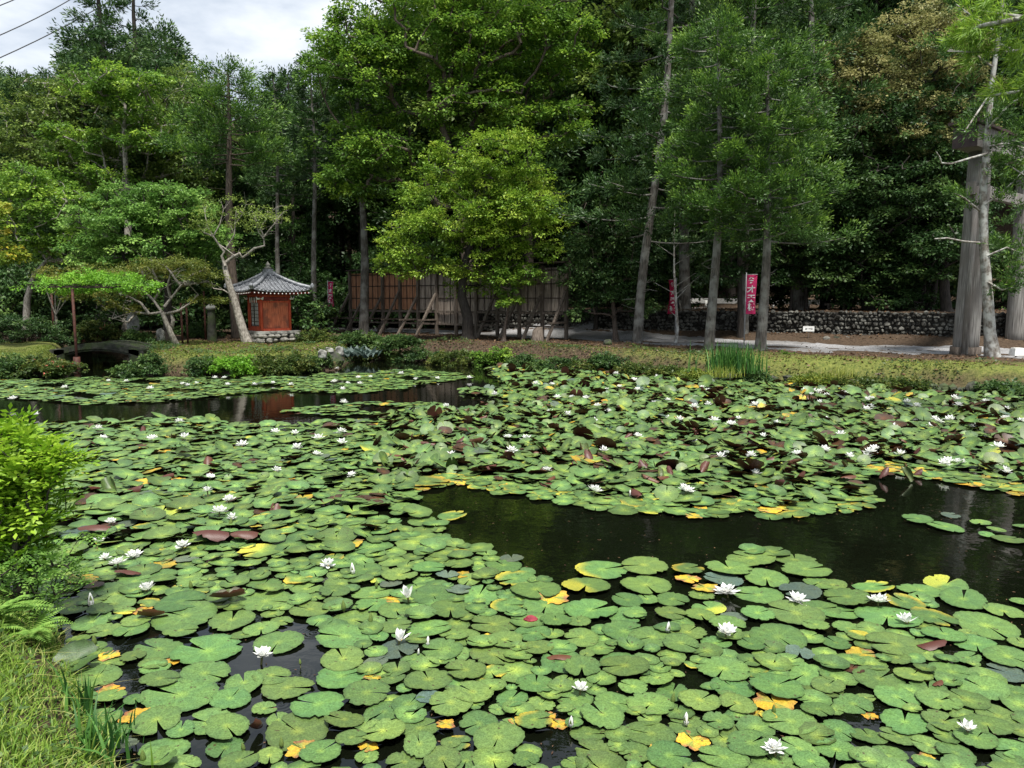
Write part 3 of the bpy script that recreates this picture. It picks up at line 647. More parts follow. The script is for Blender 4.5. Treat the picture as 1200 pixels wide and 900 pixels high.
# ------------------------------------------------------------------ shrubs and hedges
def shrub(label, c, rx, ry, rzh, mat, n=26, k=90, Lf=.07, cr=.22, seed=1, name='shrub', group=None, stems=True, flowers=0, flat=.6, cat='shrub'):
    r_ = np.random.default_rng(seed); z = hz(c[0], c[1]) if len(c) < 3 else c[2]
    d = nrm(r_.normal(size=(n, 3))) * r_.uniform(.55, 1, (n, 1)); d[:, 2] = np.abs(d[:, 2])
    C = d * np.array([rx, ry, rzh]) + np.array([c[0], c[1], z + .02])
    P, D, Nn, L, W, v = broad_clumps(C, cr * r_.uniform(.7, 1.3, n), k, Lf, flat, .2, r_)
    P[:, 2] = np.maximum(P[:, 2], .02)
    Vv, Fc = leafquads(P, D, Nn, L, W); o = np.array([c[0], c[1], z])
    t = empty(name, (c[0], c[1], z), 0, label, cat, group)
    link('foliage', npmesh('foliage', Vv - o, Fc, M[mat], v), t)
    mb = MB(); rr_ = random.Random(seed)
    for i in range(0, n, 2): mb.tube([Vector((rr_.uniform(-.06, .06), rr_.uniform(-.06, .06), -.1)), Vector(C[i] - o) * .6 + Vector((0, 0, .04)), Vector(C[i] - o)], [.02, .012, .006], 4, False)
    mb.build('stems', M['bark'], t)
    if flowers:
        i = r_.integers(0, len(P), flowers); V2, F2 = leafquads(np.repeat(P[i] - o, 5, 0), nrm(r_.normal(size=(flowers * 5, 3))), r_.normal(size=(flowers * 5, 3)), .075, .05)
        b = link('blossom', npmesh('blossom', V2, F2, M['azpink'], np.zeros(len(F2))), t); b['kind'] = 'stuff'
    return t
# left bank hedge (px, py of its foot on the bank edge, width px, height px)
def bank_shrub(label, px, py, wpx, hpx, mat, seed, zb=.18, **kw):
    p = at(px, py, zb); s = mpp(p.y)
    return shrub(label, (p.x, p.y + .15, zb - .06), wpx / 2 * s * 1.2, .6, hpx * s * .92, mat, seed=seed, **kw)
hs = [(10, 436, 60, 24, 'l_shrub', 'dark hedge shrub at the far left edge of the left bank', 0), (45, 436, 50, 24, 'l_azal', 'azalea with a few salmon flowers beside the front rusty post', 26),
      (72, 437, 26, 20, 'l_azal', 'low azalea with salmon flowers at the foot of the stone bridge', 16), (174, 436, 24, 24, 'l_shrub', 'dark shrub where the stone bridge meets the shrine bank', 0),
      (208, 428, 60, 14, 'l_shrub', 'low green hedge above the pale boulders on the shrine bank', 0), (238, 434, 30, 20, 'l_shrub', 'small dark shrub between boulders and the bright green clump', 0),
      (268, 434, 62, 20, 'l_wist', 'bright green leafy clump on the bank before the shrine', 0), (315, 433, 50, 22, 'l_azal', 'brownish hedge shrub on the bank below the shrine', 0),
      (348, 431, 40, 20, 'l_azal', 'mixed green and brown shrub at the right part of the shrine bank', 0), (372, 428, 24, 16, 'l_shrub', 'small shrub beside the rockery at the tip of the shrine bank', 0)]
for i, (px, py, wd, ht, mt, lb, fl) in enumerate(hs):
    bank_shrub(lb, px, py, wd, ht, mt, 100 + i, n=int(wd * 1.4), k=90, Lf=.075, cr=.2, flowers=fl, name='azalea_shrub' if mt == 'l_azal' else 'shrub')
# hedges on the land behind the shrine bank
def land_shrub(label, px, py, wpx, hpx, mat, seed, z=.6, dy=.5, **kw):
    p = at(px, py, z); s = mpp(p.y)
    return shrub(label, (p.x, p.y, z - .05), wpx / 2 * s, max(.3, wpx / 2 * s * dy), hpx * s, mat, seed=seed, **kw)
ls = [(372, 401, 60, 15, 'l_azal', 'clipped brownish hedge right of the shrine base'), (420, 401, 60, 12, 'l_shrub', 'dark low hedge below the thin trees right of the shrine'),
      (468, 404, 56, 12, 'l_shrub', 'dark undergrowth on the shore below the leaning props'), (120, 396, 60, 22, 'l_azal', 'yellow green clipped azalea behind the stone bridge'),
      (160, 400, 26, 14, 'l_shrub', 'rounded dark shrub beside the standing stone'), (237, 396, 44, 18, 'l_shrub', 'dark green shrub between stone post and shrine'),
      (30, 400, 120, 36, 'l_dark', 'broad dark clipped hedge behind the left bank path'), (-40, 400, 90, 36, 'l_dark', 'dark hedge running out of view at the left'), (95, 392, 70, 24, 'l_dark', 'dark hedge behind the wisteria trellis posts'),
      (215, 392, 60, 14, 'l_dark', 'dim low hedge behind the pale branched maple'), (350, 372, 50, 70, 'l_cedar', 'tall dim shrub in the shade right of the shrine roof'),
      (400, 382, 40, 30, 'l_shrub', 'shade shrub behind the pink banner'), (290, 384, 50, 30, 'l_dark', 'shade shrub hidden behind the shrine')]
for i, (px, py, wd, ht, mt, lb) in enumerate(ls):
    land_shrub(lb, px, py, wd, ht, mt, 130 + i, n=int(30 + wd * .9), k=90, Lf=.085, cr=.26, name='hedge' if 'hedge' in lb else 'shrub', cat='hedge' if 'hedge' in lb else 'shrub', flowers=12 if 'azalea' in lb else 0)
# centre and right shore
cs = [(440, 418, 50, 12, 'l_azal', 'brown green overhanging plants at the shore left of the lime tree'), (490, 420, 56, 14, 'l_shrub', 'dark overhanging shore plants below the board wall'),
      (530, 423, 50, 16, 'l_azal', 'shore plants below the lime tree trunk'), (578, 425, 44, 24, 'l_broad', 'fresh green bush on the shore right of the lime tree trunk'), (615, 428, 40, 14, 'l_shrub', 'dark plants spilling to the water right of the lime tree'),
      (655, 431, 56, 14, 'l_shrub', 'low dark blue green shrub on the shore under the board wall end'), (712, 432, 30, 26, 'l_dark', 'upright dark green bush on the shore before the leaning trunk'),
      (745, 436, 36, 14, 'l_azal', 'brown and green plants below the leaning trunk'), (785, 438, 46, 12, 'l_azal', 'shore plants left of the iris clump'),
      (922, 434, 44, 24, 'l_broad', 'rounded bright fern like bush right of the iris clump'), (1150, 450, 30, 14, 'l_shrub', 'small weeds on the mossy bank below the lichen trunk'), (1010, 450, 50, 9, 'l_azal', 'weedy patch spilling over the mossy bank'),
      (885, 444, 34, 10, 'l_shrub', 'dark weeds on the bank right of the iris clump')]
cs += [(150, 438, 22, 16, 'l_shrub', 'shrub clinging to the right abutment of the stone bridge'), (222, 428, 40, 10, 'l_azal', 'flat topped hedge piece above the boulders'), (420, 415, 40, 12, 'l_azal', 'brownish shrub behind the silver leaved plants'), (560, 424, 40, 12, 'l_azal', 'ivy like plants hanging to the water under the lime tree'),
       (680, 432, 44, 12, 'l_azal', 'brown green plants between two dark shore bushes'), (815, 441, 34, 10, 'l_moss', 'yellow mossy tussock left of the iris clump'), (955, 447, 50, 9, 'l_moss', 'yellow green tussock right of the rounded fern like bush'), (1060, 452, 60, 10, 'l_azal', 'mixed weeds hanging over the dark rocks of the right bank'), (1185, 458, 46, 12, 'l_shrub', 'dark weeds at the right end of the shore')]
for i, (px, py, wd, ht, mt, lb) in enumerate(cs):
    bank_shrub(lb, px, py, wd, ht, mt, 160 + i, zb=.12, n=int(16 + wd * .8), k=80, Lf=.075, cr=.19)
# pale blue-grey leaved plants by the rockery
for i, (px, py) in enumerate(((404, 418), (418, 416), (431, 418))):
    p = at(px, py, .2); r_ = np.random.default_rng(200 + i); n = 60
    a = r_.uniform(0, 6.28, n); D = np.stack([np.cos(a), np.sin(a), r_.uniform(.3, 1.4, n)], 1); P = r_.normal(0, .12, (n, 3)) * [1, 1, .2]
    Vv, Fc = leafquads(P, D, r_.normal(size=(n, 3)) * .3 + [0, 0, 1], r_.uniform(.25, .5, n), .13)
    o = link('silver_leaved_plant', npmesh('silver_leaved_plant', Vv, Fc, M['l_grey'], r_.uniform(0, 1, n)), None, p)
    tag(o, ['pale blue grey broad leaved plant hard against the rockery', 'pale grey leaved plant in the middle of three by the rockery', 'pale grey leaved plant farthest right of the rockery'][i], 'plant', 'grey leaved plants')
# blades: iris clump, grasses
def blades(name, P, hgt, wid, lean, mat, r_, seg=3, vlo=0, vhi=1):
    n = len(P); a = r_.uniform(0, 2 * np.pi, n); o = np.stack([np.cos(a), np.sin(a), np.zeros(n)], 1); s = np.stack([-np.sin(a), np.cos(a), np.zeros(n)], 1)
    hgt = np.broadcast_to(hgt, (n,)) * r_.uniform(.6, 1.2, n); ln = np.abs(r_.normal(0, lean, n)); V = []; 
    for j in range(seg + 1):
        q = j / seg; c = P + o * (ln * hgt * q * q)[:, None]; c[:, 2] += hgt * (q - .35 * ln * q * q)
        wj = wid * (1 - q ** 1.6) + .0006; V += [c - s * wj / 2, c + s * wj / 2]
    V = np.stack(V, 1); m = 2 * (seg + 1); base = np.arange(n)[:, None] * m; Fc = []
    for j in range(seg): Fc.append(np.concatenate([base + 2 * j, base + 2 * j + 1, base + 2 * j + 3, base + 2 * j + 2], 1))
    Fc = np.stack(Fc, 1).reshape(-1, 4); v = np.repeat(np.clip(r_.uniform(vlo, vhi, n), 0, 1), seg)
    return npmesh(name, V.reshape(-1, 3), Fc, M[mat], v)
r_ = np.random.default_rng(300)
p = at(858, 436, .3); P = r_.normal(0, 1, (460, 3)) * [.33, .22, 0]
tag(link('iris_clump', blades('iris_clump', P, .82, .03, .28, 'l_iris', r_), None, p), 'tall dark green clump of sword leaved iris on the right shore', 'plant')
for i, (px, py, lb) in enumerate([(846, 442, 'dry pale grass tuft hanging below the iris clump'), (985, 442, 'brown dry grass tuft on the mossy right bank'), (1120, 440, 'dry grass tuft near the foot of the torii bank')]):
    p = at(px, py, .25); P = r_.normal(0, 1, (160, 3)) * [.3, .15, 0]
    tag(link('grass_tuft', blades('grass_tuft', P, .35, .012, .8, 'l_moss', r_, vlo=.5), None, p), lb, 'grass tuft')
# short moss and grass on the banks, fallen leaves
def scatter_bank(n, xlo, xhi, smax, r_, ylo=16, yhi=34):
    Q = np.column_stack([r_.uniform(xlo, xhi, n), r_.uniform(ylo, yhi, n)]); s = pond_sdf(Q); k = (s > .05) & (s < smax); return Q[k], s[k]
Q, s = scatter_bank(60000, 1, 21, 2.6, r_)
k = np.sin(Q[:, 0] * 1.9) * np.cos(Q[:, 1] * 2.3 + Q[:, 0]) + r_.normal(0, .5, len(Q)) > -.35; Q = Q[k]
tag(link('bank_moss', blades('bank_moss', np.column_stack([Q, height(Q) - .01]), .06, .02, .7, 'l_moss', r_, seg=2)), kind='stuff')
Q, s = scatter_bank(60000, -17, -5.5, 4.5, r_, 20, 30)
tag(link('shrine_bank_grass', blades('shrine_bank_grass', np.column_stack([Q, height(Q) - .01]), .05, .018, .7, 'l_moss', r_, seg=2, vlo=.0, vhi=.8)), kind='stuff')
n = 26000; Q = np.column_stack([r_.uniform(-14, 22, n), r_.uniform(19, 38, n)]); s = pond_sdf(Q)
pd = np.min([seg_dist(Q, np.array([a.x, a.y]), np.array([b.x, b.y])) for a, b in zip(PP[:-1], PP[1:])], axis=0)
k = (s > .1) & ((pd > 2.5) | (r_.uniform(0, 1, n) < .05)); Q = Q[k]; m = len(Q)
Vv, Fc = leafquads(np.column_stack([Q, height(Q) + .015]), r_.normal(size=(m, 3)) * [1, 1, .15], r_.normal(size=(m, 3)) * .4 + [0, 0, 1], r_.uniform(.06, .13, m), r_.uniform(.04, .08, m))
tag(link('leaf_litter', npmesh('leaf_litter', Vv, Fc, M['l_litter'], r_.uniform(0, 1, m))), kind='stuff')

exec_marker = True
n = 60000; Q = np.column_stack([r_.uniform(-13.5, 20, n), r_.uniform(19, 32, n)]); s_ = pond_sdf(Q)
lim = np.where(Q[:, 0] < 6, 1.7, .75) * (.75 + .35 * np.sin(Q[:, 0] * 1.3) + .25 * np.sin(Q[:, 0] * 3.1 + 1)); k = (s_ > -.12) & (s_ < lim); Q = Q[k]; m = len(Q); hh_ = (.20 + .12 * np.sin(Q[:, 0] * 2.2)) * np.clip(1.3 - s_[k] / 1.6, .2, 1)
P_ = np.column_stack([Q, np.maximum(height(Q), .01) + r_.uniform(0, 1, m) ** .7 * hh_]); Vv, Fc = leafquads(P_, r_.normal(size=(m, 3)) * [1, 1, .5] + [0, -.4, -.1], r_.normal(size=(m, 3)) * .5 + [0, -.3, 1], r_.uniform(.05, .10, m), r_.uniform(.035, .06, m))
cv_ = .35 + .35 * np.sin(Q[:, 0] * 1.1 + 2) * np.cos(Q[:, 0] * .37) + r_.normal(0, .16, m)
sel = np.sin(Q[:, 0] * .8 + Q[:, 1]) > -.1
for nm_, mt_, kk_ in (('shore_ground_cover', 'l_azal', sel), ('shore_undergrowth', 'l_shrub', ~sel)):
    F2_ = Fc[kk_]; V2_ = Vv.reshape(-1, 4, 3)[kk_].reshape(-1, 3); tag(link(nm_, npmesh(nm_, V2_, np.arange(len(V2_)).reshape(-1, 4), M[mt_], np.clip(cv_[kk_], 0, 1))), kind='stuff')
# ------------------------------------------------------------------ boulders on the banks
bl = [(196, 432, 26, 18, 'large pale boulder on the shrine bank beside the bridge'), (184, 438, 16, 9, 'flat brown boulder at the waterline by the bridge'), (214, 436, 16, 12, 'mossy boulder right of the large pale boulder'), (228, 437, 14, 9, 'small boulder at the water below the low hedge'),
      (392, 428, 22, 16, 'dark rounded boulder at the tip of the rockery'), (378, 420, 14, 12, 'pale rugged rock at the top of the rockery'), (366, 428, 14, 12, 'reddish rock at the left of the rockery'), (398, 416, 12, 10, 'grey rock behind the rockery tip'), (386, 415, 12, 9, 'small white flecked rock crowning the rockery'),
      (1075, 455, 24, 9, 'flat dark rock at the waterline under the mossy bank'), (1140, 458, 22, 12, 'dark rock at the right shore below the weeds'), (1000, 452, 18, 7, 'low rock at the waterline under the dry grass'), (783, 441, 14, 6, 'low stone at the waterline left of the iris'), (1192, 462, 22, 12, 'dark rock at the right edge of the far shore'),
      (712, 404, 12, 7, 'small dark stone at the path edge left of the leaning trunk'), (190, 399, 14, 15, 'leaning brown rock under the pale branched maple')]
for i, (px, py, wd, ht, lb) in enumerate(bl):
    z = .62 if py < 406 else 0.0; p = at(px, py, z)
    for _ in range(6):
        z = .5 * z + .5 * max(0, hz(p.x, p.y)) if py > 406 else z; p = at(px, py, z)
    s = mpp(p.y)
    mb = MB().rock((0, 0, ht * s * .35), (wd * s * 1.05, wd * s * .8, ht * s * 1.1), seed=i, rz=i)
    tag(mb.build('boulder', M['stone_dark' if i in (4, 9, 10, 11, 12, 13, 14) else 'stone'], None, p), lb, 'boulder')
# waterline stones of the right shore: too many small ones to tell apart
mb = MB(); rr2 = random.Random(8)
for i in range(150):
    px = rr2.uniform(690, 1260); sy = float(np.interp(px, [700, 800, 870, 950, 1050, 1120, 1260], [433, 440, 445, 450, 455, 459, 465])); p = at(px, sy + .2, 0); sz = rr2.uniform(.12, .36)
    mb.rock((p.x, p.y + rr2.uniform(0, .25), rr2.uniform(0, .12)), (sz, sz * .8, sz * .7), seed=i, rz=rr2.uniform(0, 3), sub=1)
tag(mb.build('shore_stones', M['stone_dark']), kind='stuff')

# ------------------------------------------------------------------ the shrine
def shrine():
    base = at(303, 401, .63); Yc = base.y + .9; c = atY(317, 400, Yc)
    rz = R(41.6); t = empty('small_shrine', (c.x, c.y, hz(c.x, c.y)), rz, 'small red square shrine with grey tiled roof on a rubble stone base', 'shrine')
    g = hz(c.x, c.y); fl = 1.05 - g; s = 1.16; wh = 1.42
    mb = MB(); rr_ = random.Random(4)
    mb.box((0, 0, fl - .05), (1.75, 1.75, .1)); mb.build('stone_slab', M['stone'], t)
    q = MB(); q.box((0, 0, fl / 2 - .08), (1.5, 1.5, fl - .06)); q.build('base_core', M['mortar'], t)
    for side in range(4):
        a = side * math.pi / 2; mR = Matrix.Rotation(a, 3, 'Z')
        for row in range(2):
            x = -.82
            while x < .8:
                wd = rr_.uniform(.2, .38); p = mR @ Vector((x + wd / 2, -.78 + rr_.uniform(-.02, .02), .09 + row * .17))
                if side in (0, 3): MB().rock((0, 0, 0), (wd * 1.1, .3, .21), seed=rr_.randint(0, 999), rz=a).build('base_stone', M['stone_mid'], t, p)
                x += wd
    z0 = fl
    # walls as boards between posts
    posts = [(sx * s / 2, sy * s / 2) for sx in (-1, 1) for sy in (-1, 1)]
    for x, y in posts: MB().tube([(x, y, z0), (x, y, z0 + wh)], .055, 12).build('post', M['red'], t)
    for sx, sy, ax in ((0, -1, 0), (0, 1, 0), (1, 0, 1), (-1, 0, 1)):
        x, y = sx * (s / 2), sy * (s / 2); d = (s - .11, .06) if ax == 0 else (.06, s - .11)
        for zz, hh, nm in ((.05, .1, 'sill_beam'), (wh - .28, .07, 'tie_beam'), (wh - .04, .1, 'head_beam')):
            MB().box((x, y, z0 + zz), (d[0] + .02, d[1] + .03 * (ax == 0) + (.03 if ax else 0), hh)).build(nm, M['red'], t)
        if (sx, sy) == (-1, 0): continue
        n = 6; W = s - .12
        for i in range(n):                                 # wall boards
            u = -W / 2 + W / n * (i + .5); zb = z0 + .1; ht = wh - .42
            bx = MB().box((x * .985 + (u if ax == 0 else 0), y * .985 + (u if ax else 0), zb + ht / 2 + .005), ((W / n - .006) if ax == 0 else .03, .03 if ax == 0 else (W / n - .006), ht))
            bx.build('wall_board', M['red_wood'], t)
        MB().box((x * .985, y * .985, z0 + wh - .16), (W if ax == 0 else .03, .03 if ax == 0 else W, .14)).build('frieze_panel', M['darkred'], t)
    # front of the shrine (left face): lattice window in a red frame
    x = -s / 2
    MB().box((x + .03, 0, z0 + wh * .45), (.02, s - .14, wh * .8)).build('opening_shade_panel', M['black'], t)  # near-black panel, the shade inside the opening put in as colour
    fr = MB()
    for y in (-.43, .43): fr.box((x, y, z0 + .62), (.07, .08, 1.0))
    fr.box((x, 0, z0 + .14), (.07, .94, .07)); fr.box((x, 0, z0 + 1.16), (.07, .94, .07)); fr.build('window_frame', M['red'], t)
    wn_ = MB().box((x - .005, 0, z0 + .65), (.015, .70, .92)).build('window', M['paper'], t)
    lt = MB()
    for i in range(7): lt.box((x - .02, -.33 + i * .11, z0 + .65), (.018, .018, .92))
    for i in range(7): lt.box((x - .024, 0, z0 + .22 + i * .145), (.018, .70, .018))
    lt.build('lattice', M['wood_dark'], wn_)
    MB().box((x - .025, .02, z0 + .62), (.015, .05, .84)).build('centre_stile', M['wood_dark'], wn_)
    for y in (-.3, -.1, .12, .3): MB().box((x - .07, y, z0 + 1.2), (.01, .07, .2)).build('paper_streamer', M['paper'], t)
    # carved white bracket ends
    for x_, y_ in posts:
        for k, (dx, dy) in enumerate(((1, 0), (0, 1))):
            sx, sy = (1 if x_ > 0 else -1), (1 if y_ > 0 else -1)
            b = MB().tube([(x_, y_, z0 + wh - .16), (x_ + dx * sx * .14, y_ + dy * sy * .14, z0 + wh - .17), (x_ + dx * sx * .2, y_ + dy * sy * .2, z0 + wh - .1)], [.035, .04, .02], 8)
            b.build('bracket', M['white'], t)
    # eaves and roof
    er = 1.22; ez = z0 + wh + .05; ah = .70
    MB().box((0, 0, ez - .045), (s + .5, s + .5, .07)).build('eave_plate', M['darkred'], t)
    rf = MB()
    for side in range(4):
        mR = Matrix.Rotation(side * math.pi / 2, 3, 'Z')
        for i in range(15):
            u = -er + .12 + i * (2 * er - .24) / 14
            a = mR @ Vector((u * .55, -.55, ez + .02)); b = mR @ Vector((u, -er + .02, ez - .02 + .05 * abs(u / er) ** 2))
            r = MB().bar(a, b, .045, .045); o = r.build('rafter', M['darkred'], t)
            MB().box(tuple(b + mR @ Vector((0, -.025, 0))), (.034, .012, .04), rz=side * math.pi / 2).build('rafter_tip', M['white'], o)
    bm_ = MB()
    for side in range(4):                                   # curved roof face: deck + rows of round tiles
        mR = Matrix.Rotation(side * math.pi / 2, 3, 'Z'); nv = 9; nu = 12
        def prof(v): return ez + .05 + ah * (v * .72 + .28 * v * v)
        Vv = []; Fs = []
        for j in range(nv + 1):
            v = j / nv; half = er * (1 - v) + .10 * v
            for i in range(nu + 1):
                u = -1 + 2 * i / nu; lift = .12 * abs(u) ** 3 * (1 - v) ** 2
                Vv.append(mR @ Vector((u * half, -half, prof(v) + lift)))
        for j in range(nv):
            for i in range(nu): Fs.append((j * (nu + 1) + i, j * (nu + 1) + i + 1, (j + 1) * (nu + 1) + i + 1, (j + 1) * (nu + 1) + i))
        bm_.add(Vv, Fs, True)
    bm_.build('roof_deck', M['tile'], t)
    tl = MB()
    for side in range(4):
        mR = Matrix.Rotation(side * math.pi / 2, 3, 'Z')
        for i in range(15):
            u0 = -er + .08 + i * (2 * er - .16) / 14
            vmax = 1 - abs(u0) / er; n = max(1, int(vmax * 13))
            for j in range(n):
                va, vb = j / 13, (j + 1.12) / 13
                pa, pb = [], []
                for v in (va, vb):
                    half = er * (1 - v) + .10 * v; lift = .12 * abs(u0 / er) ** 3 * (1 - v) ** 2
                    pa.append(Vector((u0, -half - .0, ez + .05 + ah * (v * .72 + .28 * v * v) + lift + .028)))
                a, b = mR @ pa[0], mR @ pa[1]
                tl.tube([a, b], [.047, .034], 6, True)
    o = tl.build('roof_tile', M['tile'], t); o['kind'] = 'stuff'
    for k in range(4):
        a = math.pi / 4 + k * math.pi / 2; d = Vector((math.cos(a), math.sin(a), 0))
        pts = []
        for j in range(9):
            v = j / 8; half = (er * (1 - v) + .10 * v) * math.sqrt(2); lift = .12 * (1 - v) ** 2
            pts.append(d * (half + .02) + Vector((0, 0, ez + .10 + ah * (v * .72 + .28 * v * v) + lift)))
        hp = MB().tube(pts, .075, 8).build('hip_ridge', M['tile'], t)
        MB().rock(pts[0] + Vector((0, 0, .06)), (.16, .16, .22), seed=k).build('ridge_end_tile', M['tile'], hp)
    za = ez + .05 + ah
    MB().box((0, 0, za + .04), (.4, .4, .14)).build('finial_base', M['tile'], t)
    MB().box((0, 0, za + .15), (.3, .3, .1)).build('finial_step', M['tile'], t)
    MB().lathe([(.02, .18), (.13, .2), (.15, .25), (.07, .29), (.09, .33), (.10, .38), (.05, .43), (.012, .49), (.004, .5)], 14, (0, 0, za)).build('finial', M['stone_mid'], t)
    MB().box((0, 0, z0 + wh + .0), (.9, .9, .02)).build('ceiling', M['darkred'], t)
shrine()

# ------------------------------------------------------------------ board wall with props
def board_wall():
    A = at(413, 388, .62); B = at(665, 397.5, .62); A.z = B.z = 0; d = (B - A); L = d.length; d.normalize(); n = Vector((d.y, -d.x, 0))
    if n.y > 0: n = -n
    rz = math.atan2(d.y, d.x); t = empty('board_wall', (A.x, A.y, .6), rz, 'long propped wooden board wall with a narrow roof behind the lime tree', 'wall')
    ny = -1 if (Matrix.Rotation(-rz, 3, 'Z') @ n).y < 0 else 1
    nb = 11; bw = L / nb; top = 3.0; lo = 1.18; rr_ = random.Random(9)
    for i in range(nb + 1):
        x = i * bw
        MB().box((x, ny * .10, (top + .1) / 2 - .1), (.13, .13, top + .3)).build('post', M['wood_post'], t)
        if i % 1 == 0 and i not in (6, 7):
            pr = MB().bar((x, ny * .16, 1.9 + rr_.uniform(-.1, .2)), (x - .05, ny * 1.5, -.05), .11, .09).build('prop', M['wood_post'], t)
            MB().box((x, ny * .72, .72), (.07, 1.3, .07)).build('prop_tie', M['wood_post'], pr)
    for i in range(nb):
        x0 = i * bw; mat = 'wood_red' if i < 4 else ('wood_grey')
        npl = 8; mb = MB()
        l2 = lo if i not in (5, 6) else .55
        for k in range(npl):
            wdt = bw / npl; off = rr_.uniform(-.008, .008)
            mb.box((x0 + (k + .5) * wdt, off, (l2 + top) / 2 + rr_.uniform(-.015, .015)), (wdt - .012, .025, top - l2))
        p = mb.build('board_panel', M[mat], t)
        for zz in (lo + .55, lo + 1.15, top - .1): MB().box((x0 + bw / 2, ny * .035, zz), (bw - .14, .04, .04)).build('batten', M['wood_dark'], p)
        for u in (.33, .66): MB().box((x0 + bw * u, ny * .028, (l2 + top) / 2), (.03, .03, top - l2)).build('muntin', M['wood_dark'], p)
        MB().box((x0 + bw / 2, ny * .10, lo - .08), (bw - .13, .09, .1)).build('bottom_rail', M['wood_post'], t)
        MB().box((x0 + bw / 2, ny * .10, .52), (bw - .13, .08, .08)).build('low_rail', M['wood_post'], t)
        ph = rr_.uniform(-.02, .02)
        MB().box((x0 + bw / 2, ny * .12, top + .16 + (.05 if i > 7 else 0)), (bw - .004, .62, .045), m=Matrix.Rotation(ny * -.10 + 0, 3, 'X')).build('roof_board', M['wood_dark'], t)
board_wall()
for i, (px, py, h_, lb) in enumerate(((447, 388, .32, 'short dark stump block below the first props'), (630, 400, .5, 'broken grey tree stump near the right end of the board wall'))):
    p = at(px, py, .6); mb = MB().lathe([(.32 if i else .24, -.1), (.25 if i else .2, .1), (.2, h_), (.02, h_ + .04)], 11)
    mb.V = [(x + .02 * math.sin(9 * y), y, z + (.08 * math.sin(5 * x + 7 * y) if z > .2 else 0)) for x, y, z in mb.V]
    tag(mb.build('tree_stump', M['wood_post'], None, p), lb, 'stump')

# ------------------------------------------------------------------ rubble wall, rail, shade things behind path
def rubble():
    L = (WB - WA).length + 9; t = empty('rubble_wall', (WA.x, WA.y, 0), math.atan2(wdir.y, wdir.x), 'long low wall of pale rubble stones behind the gravel path', 'wall')
    MB().box((L / 2 - 2, .12, 1.12), (L + 4, .5, 1.3)).build('wall_core', M['mortar'], t)
    mb = MB(); rr_ = random.Random(12); z = .72; row = 0
    while z < 1.72:
        x = -3.8 + rr_.uniform(0, .2); hh = rr_.uniform(.11, .17)
        while x < L:
            wd = rr_.uniform(.10, .27); mb.rock((x + wd / 2, -.15 + rr_.uniform(-.05, .04), z + hh / 2 + rr_.uniform(-.04, .04)), (wd * rr_.uniform(.85, 1.1), .24, hh * rr_.uniform(.8, 1.35)), seed=rr_.randint(0, 99999), rz=rr_.uniform(-.4, .4), sub=1); x += wd
        z += hh * .96; row += 1
    o = mb.build('rubble_stones', M['rubble'], t); o['kind'] = 'stuff'
rubble()
ga = at(860, 361, 1.95); gb = at(1125, 367, 1.95)
gY = 41.0
pa, pb = atY(790, 352, gY), atY(1130, 356, 35.5)
g = empty('guard_rail', (pa.x, pa.y, 0), 0, 'white roadside guard rail glimpsed behind the rubble wall', 'guard rail')
dv = pb - pa
for i in range(9):
    q = dv * (i / 8); MB().tube([(q.x, q.y, hz(pa.x + q.x, pa.y + q.y) - .1), (q.x, q.y, pa.z + .04)], .06, 8).build('post', M['white'], g)
for zz in (0, -.42): MB().bar(Vector((0, 0, pa.z + zz)), Vector((dv.x, dv.y, pb.z + zz)), .04, .26 if zz == 0 else .1).build('rail', M['white'], g)
# wayside shrine: small torii, boxes, stones
def wayside():
    c = at(978, 394, .72); s = mpp(c.y); t = empty('small_torii', c, R(-12), 'little plain wooden torii among stones under the dark evergreen', 'torii')
    hgt = 36 * s; wd = 17 * s
    for sx in (-1, 1): MB().tube([(sx * wd / 2, 0, -.1), (sx * wd / 2, 0, hgt)], .05, 8).build('post', M['wood_post'], t)
    MB().box((0, 0, hgt + .04), (wd + .32, .12, .08)).build('top_beam', M['wood_post'], t); MB().box((0, 0, hgt - .25), (wd + .1, .07, .07)).build('tie_beam', M['wood_post'], t)
    f = empty('low_fence', c + Vector((0, .3, 0)), R(-12), 'low wooden fence rails flanking the little torii', 'fence')
    for x in (-.62, -.42, .42, .62): MB().box((x, 0, .35), (.07, .07, .8)).build('post', M['wood_post'], f)
    for x in (-.52, .52): MB().box((x, -.05, .6), (.3, .03, .06)).build('rail', M['wood_post'], f)
    b = at(996, 391, .72); o = empty('offertory_box', b, R(-12), 'reddish brown wooden box standing right of the little torii', 'box')
    MB().box((0, 0, .3), (.55, .4, .6)).build('body', M['wood_red'], o); MB().box((0, 0, .63), (.62, .48, .05)).build('lid', M['wood_red'], o)
    st = at(985, 391, .72) + Vector((0, .55, 0)); MB()
    tag(MB().rock((0, 0, .38), (.5, .35, 1.0), seed=5).build('standing_stone', M['stone'], None, st), 'pale upright stone behind the little torii', 'stone')
    for i in range(11):
        px = 960 + i * 4.2; p = at(px, 397 + (i % 3) * 1.3, .70)
        tag(MB().rock((0, 0, .06), (.3, .25, .24), seed=70 + i, rz=i).build('edging_stone', M['stone_dark' if i % 2 else 'stone_mid'], None, p), 'rounded edging stone at the foot of the little torii', 'stone', 'edging stones round the little torii')
    s_ = at(947, 399, .7); sg = empty('notice_sign', s_, R(-8), 'small white notice sign on a stake beside the path', 'sign')
    MB().box((0, .02, .2), (.03, .03, .5)).build('stake', M['wood_post'], sg); pn = MB().box((0, 0, .45), (.42, .02, .2)).build('panel', M['white'], sg)
    k = MB()
    for x, w_, z_ in ((-.1, .05, .47), (-.06, .03, .45), (-.1, .06, .43), (.04, .1, .455), (.12, .04, .47), (.12, .05, .43)): k.box((x, -.012, z_), (w_, .004, .018))
    k.build('lettering', M['ink'], pn)
wayside()
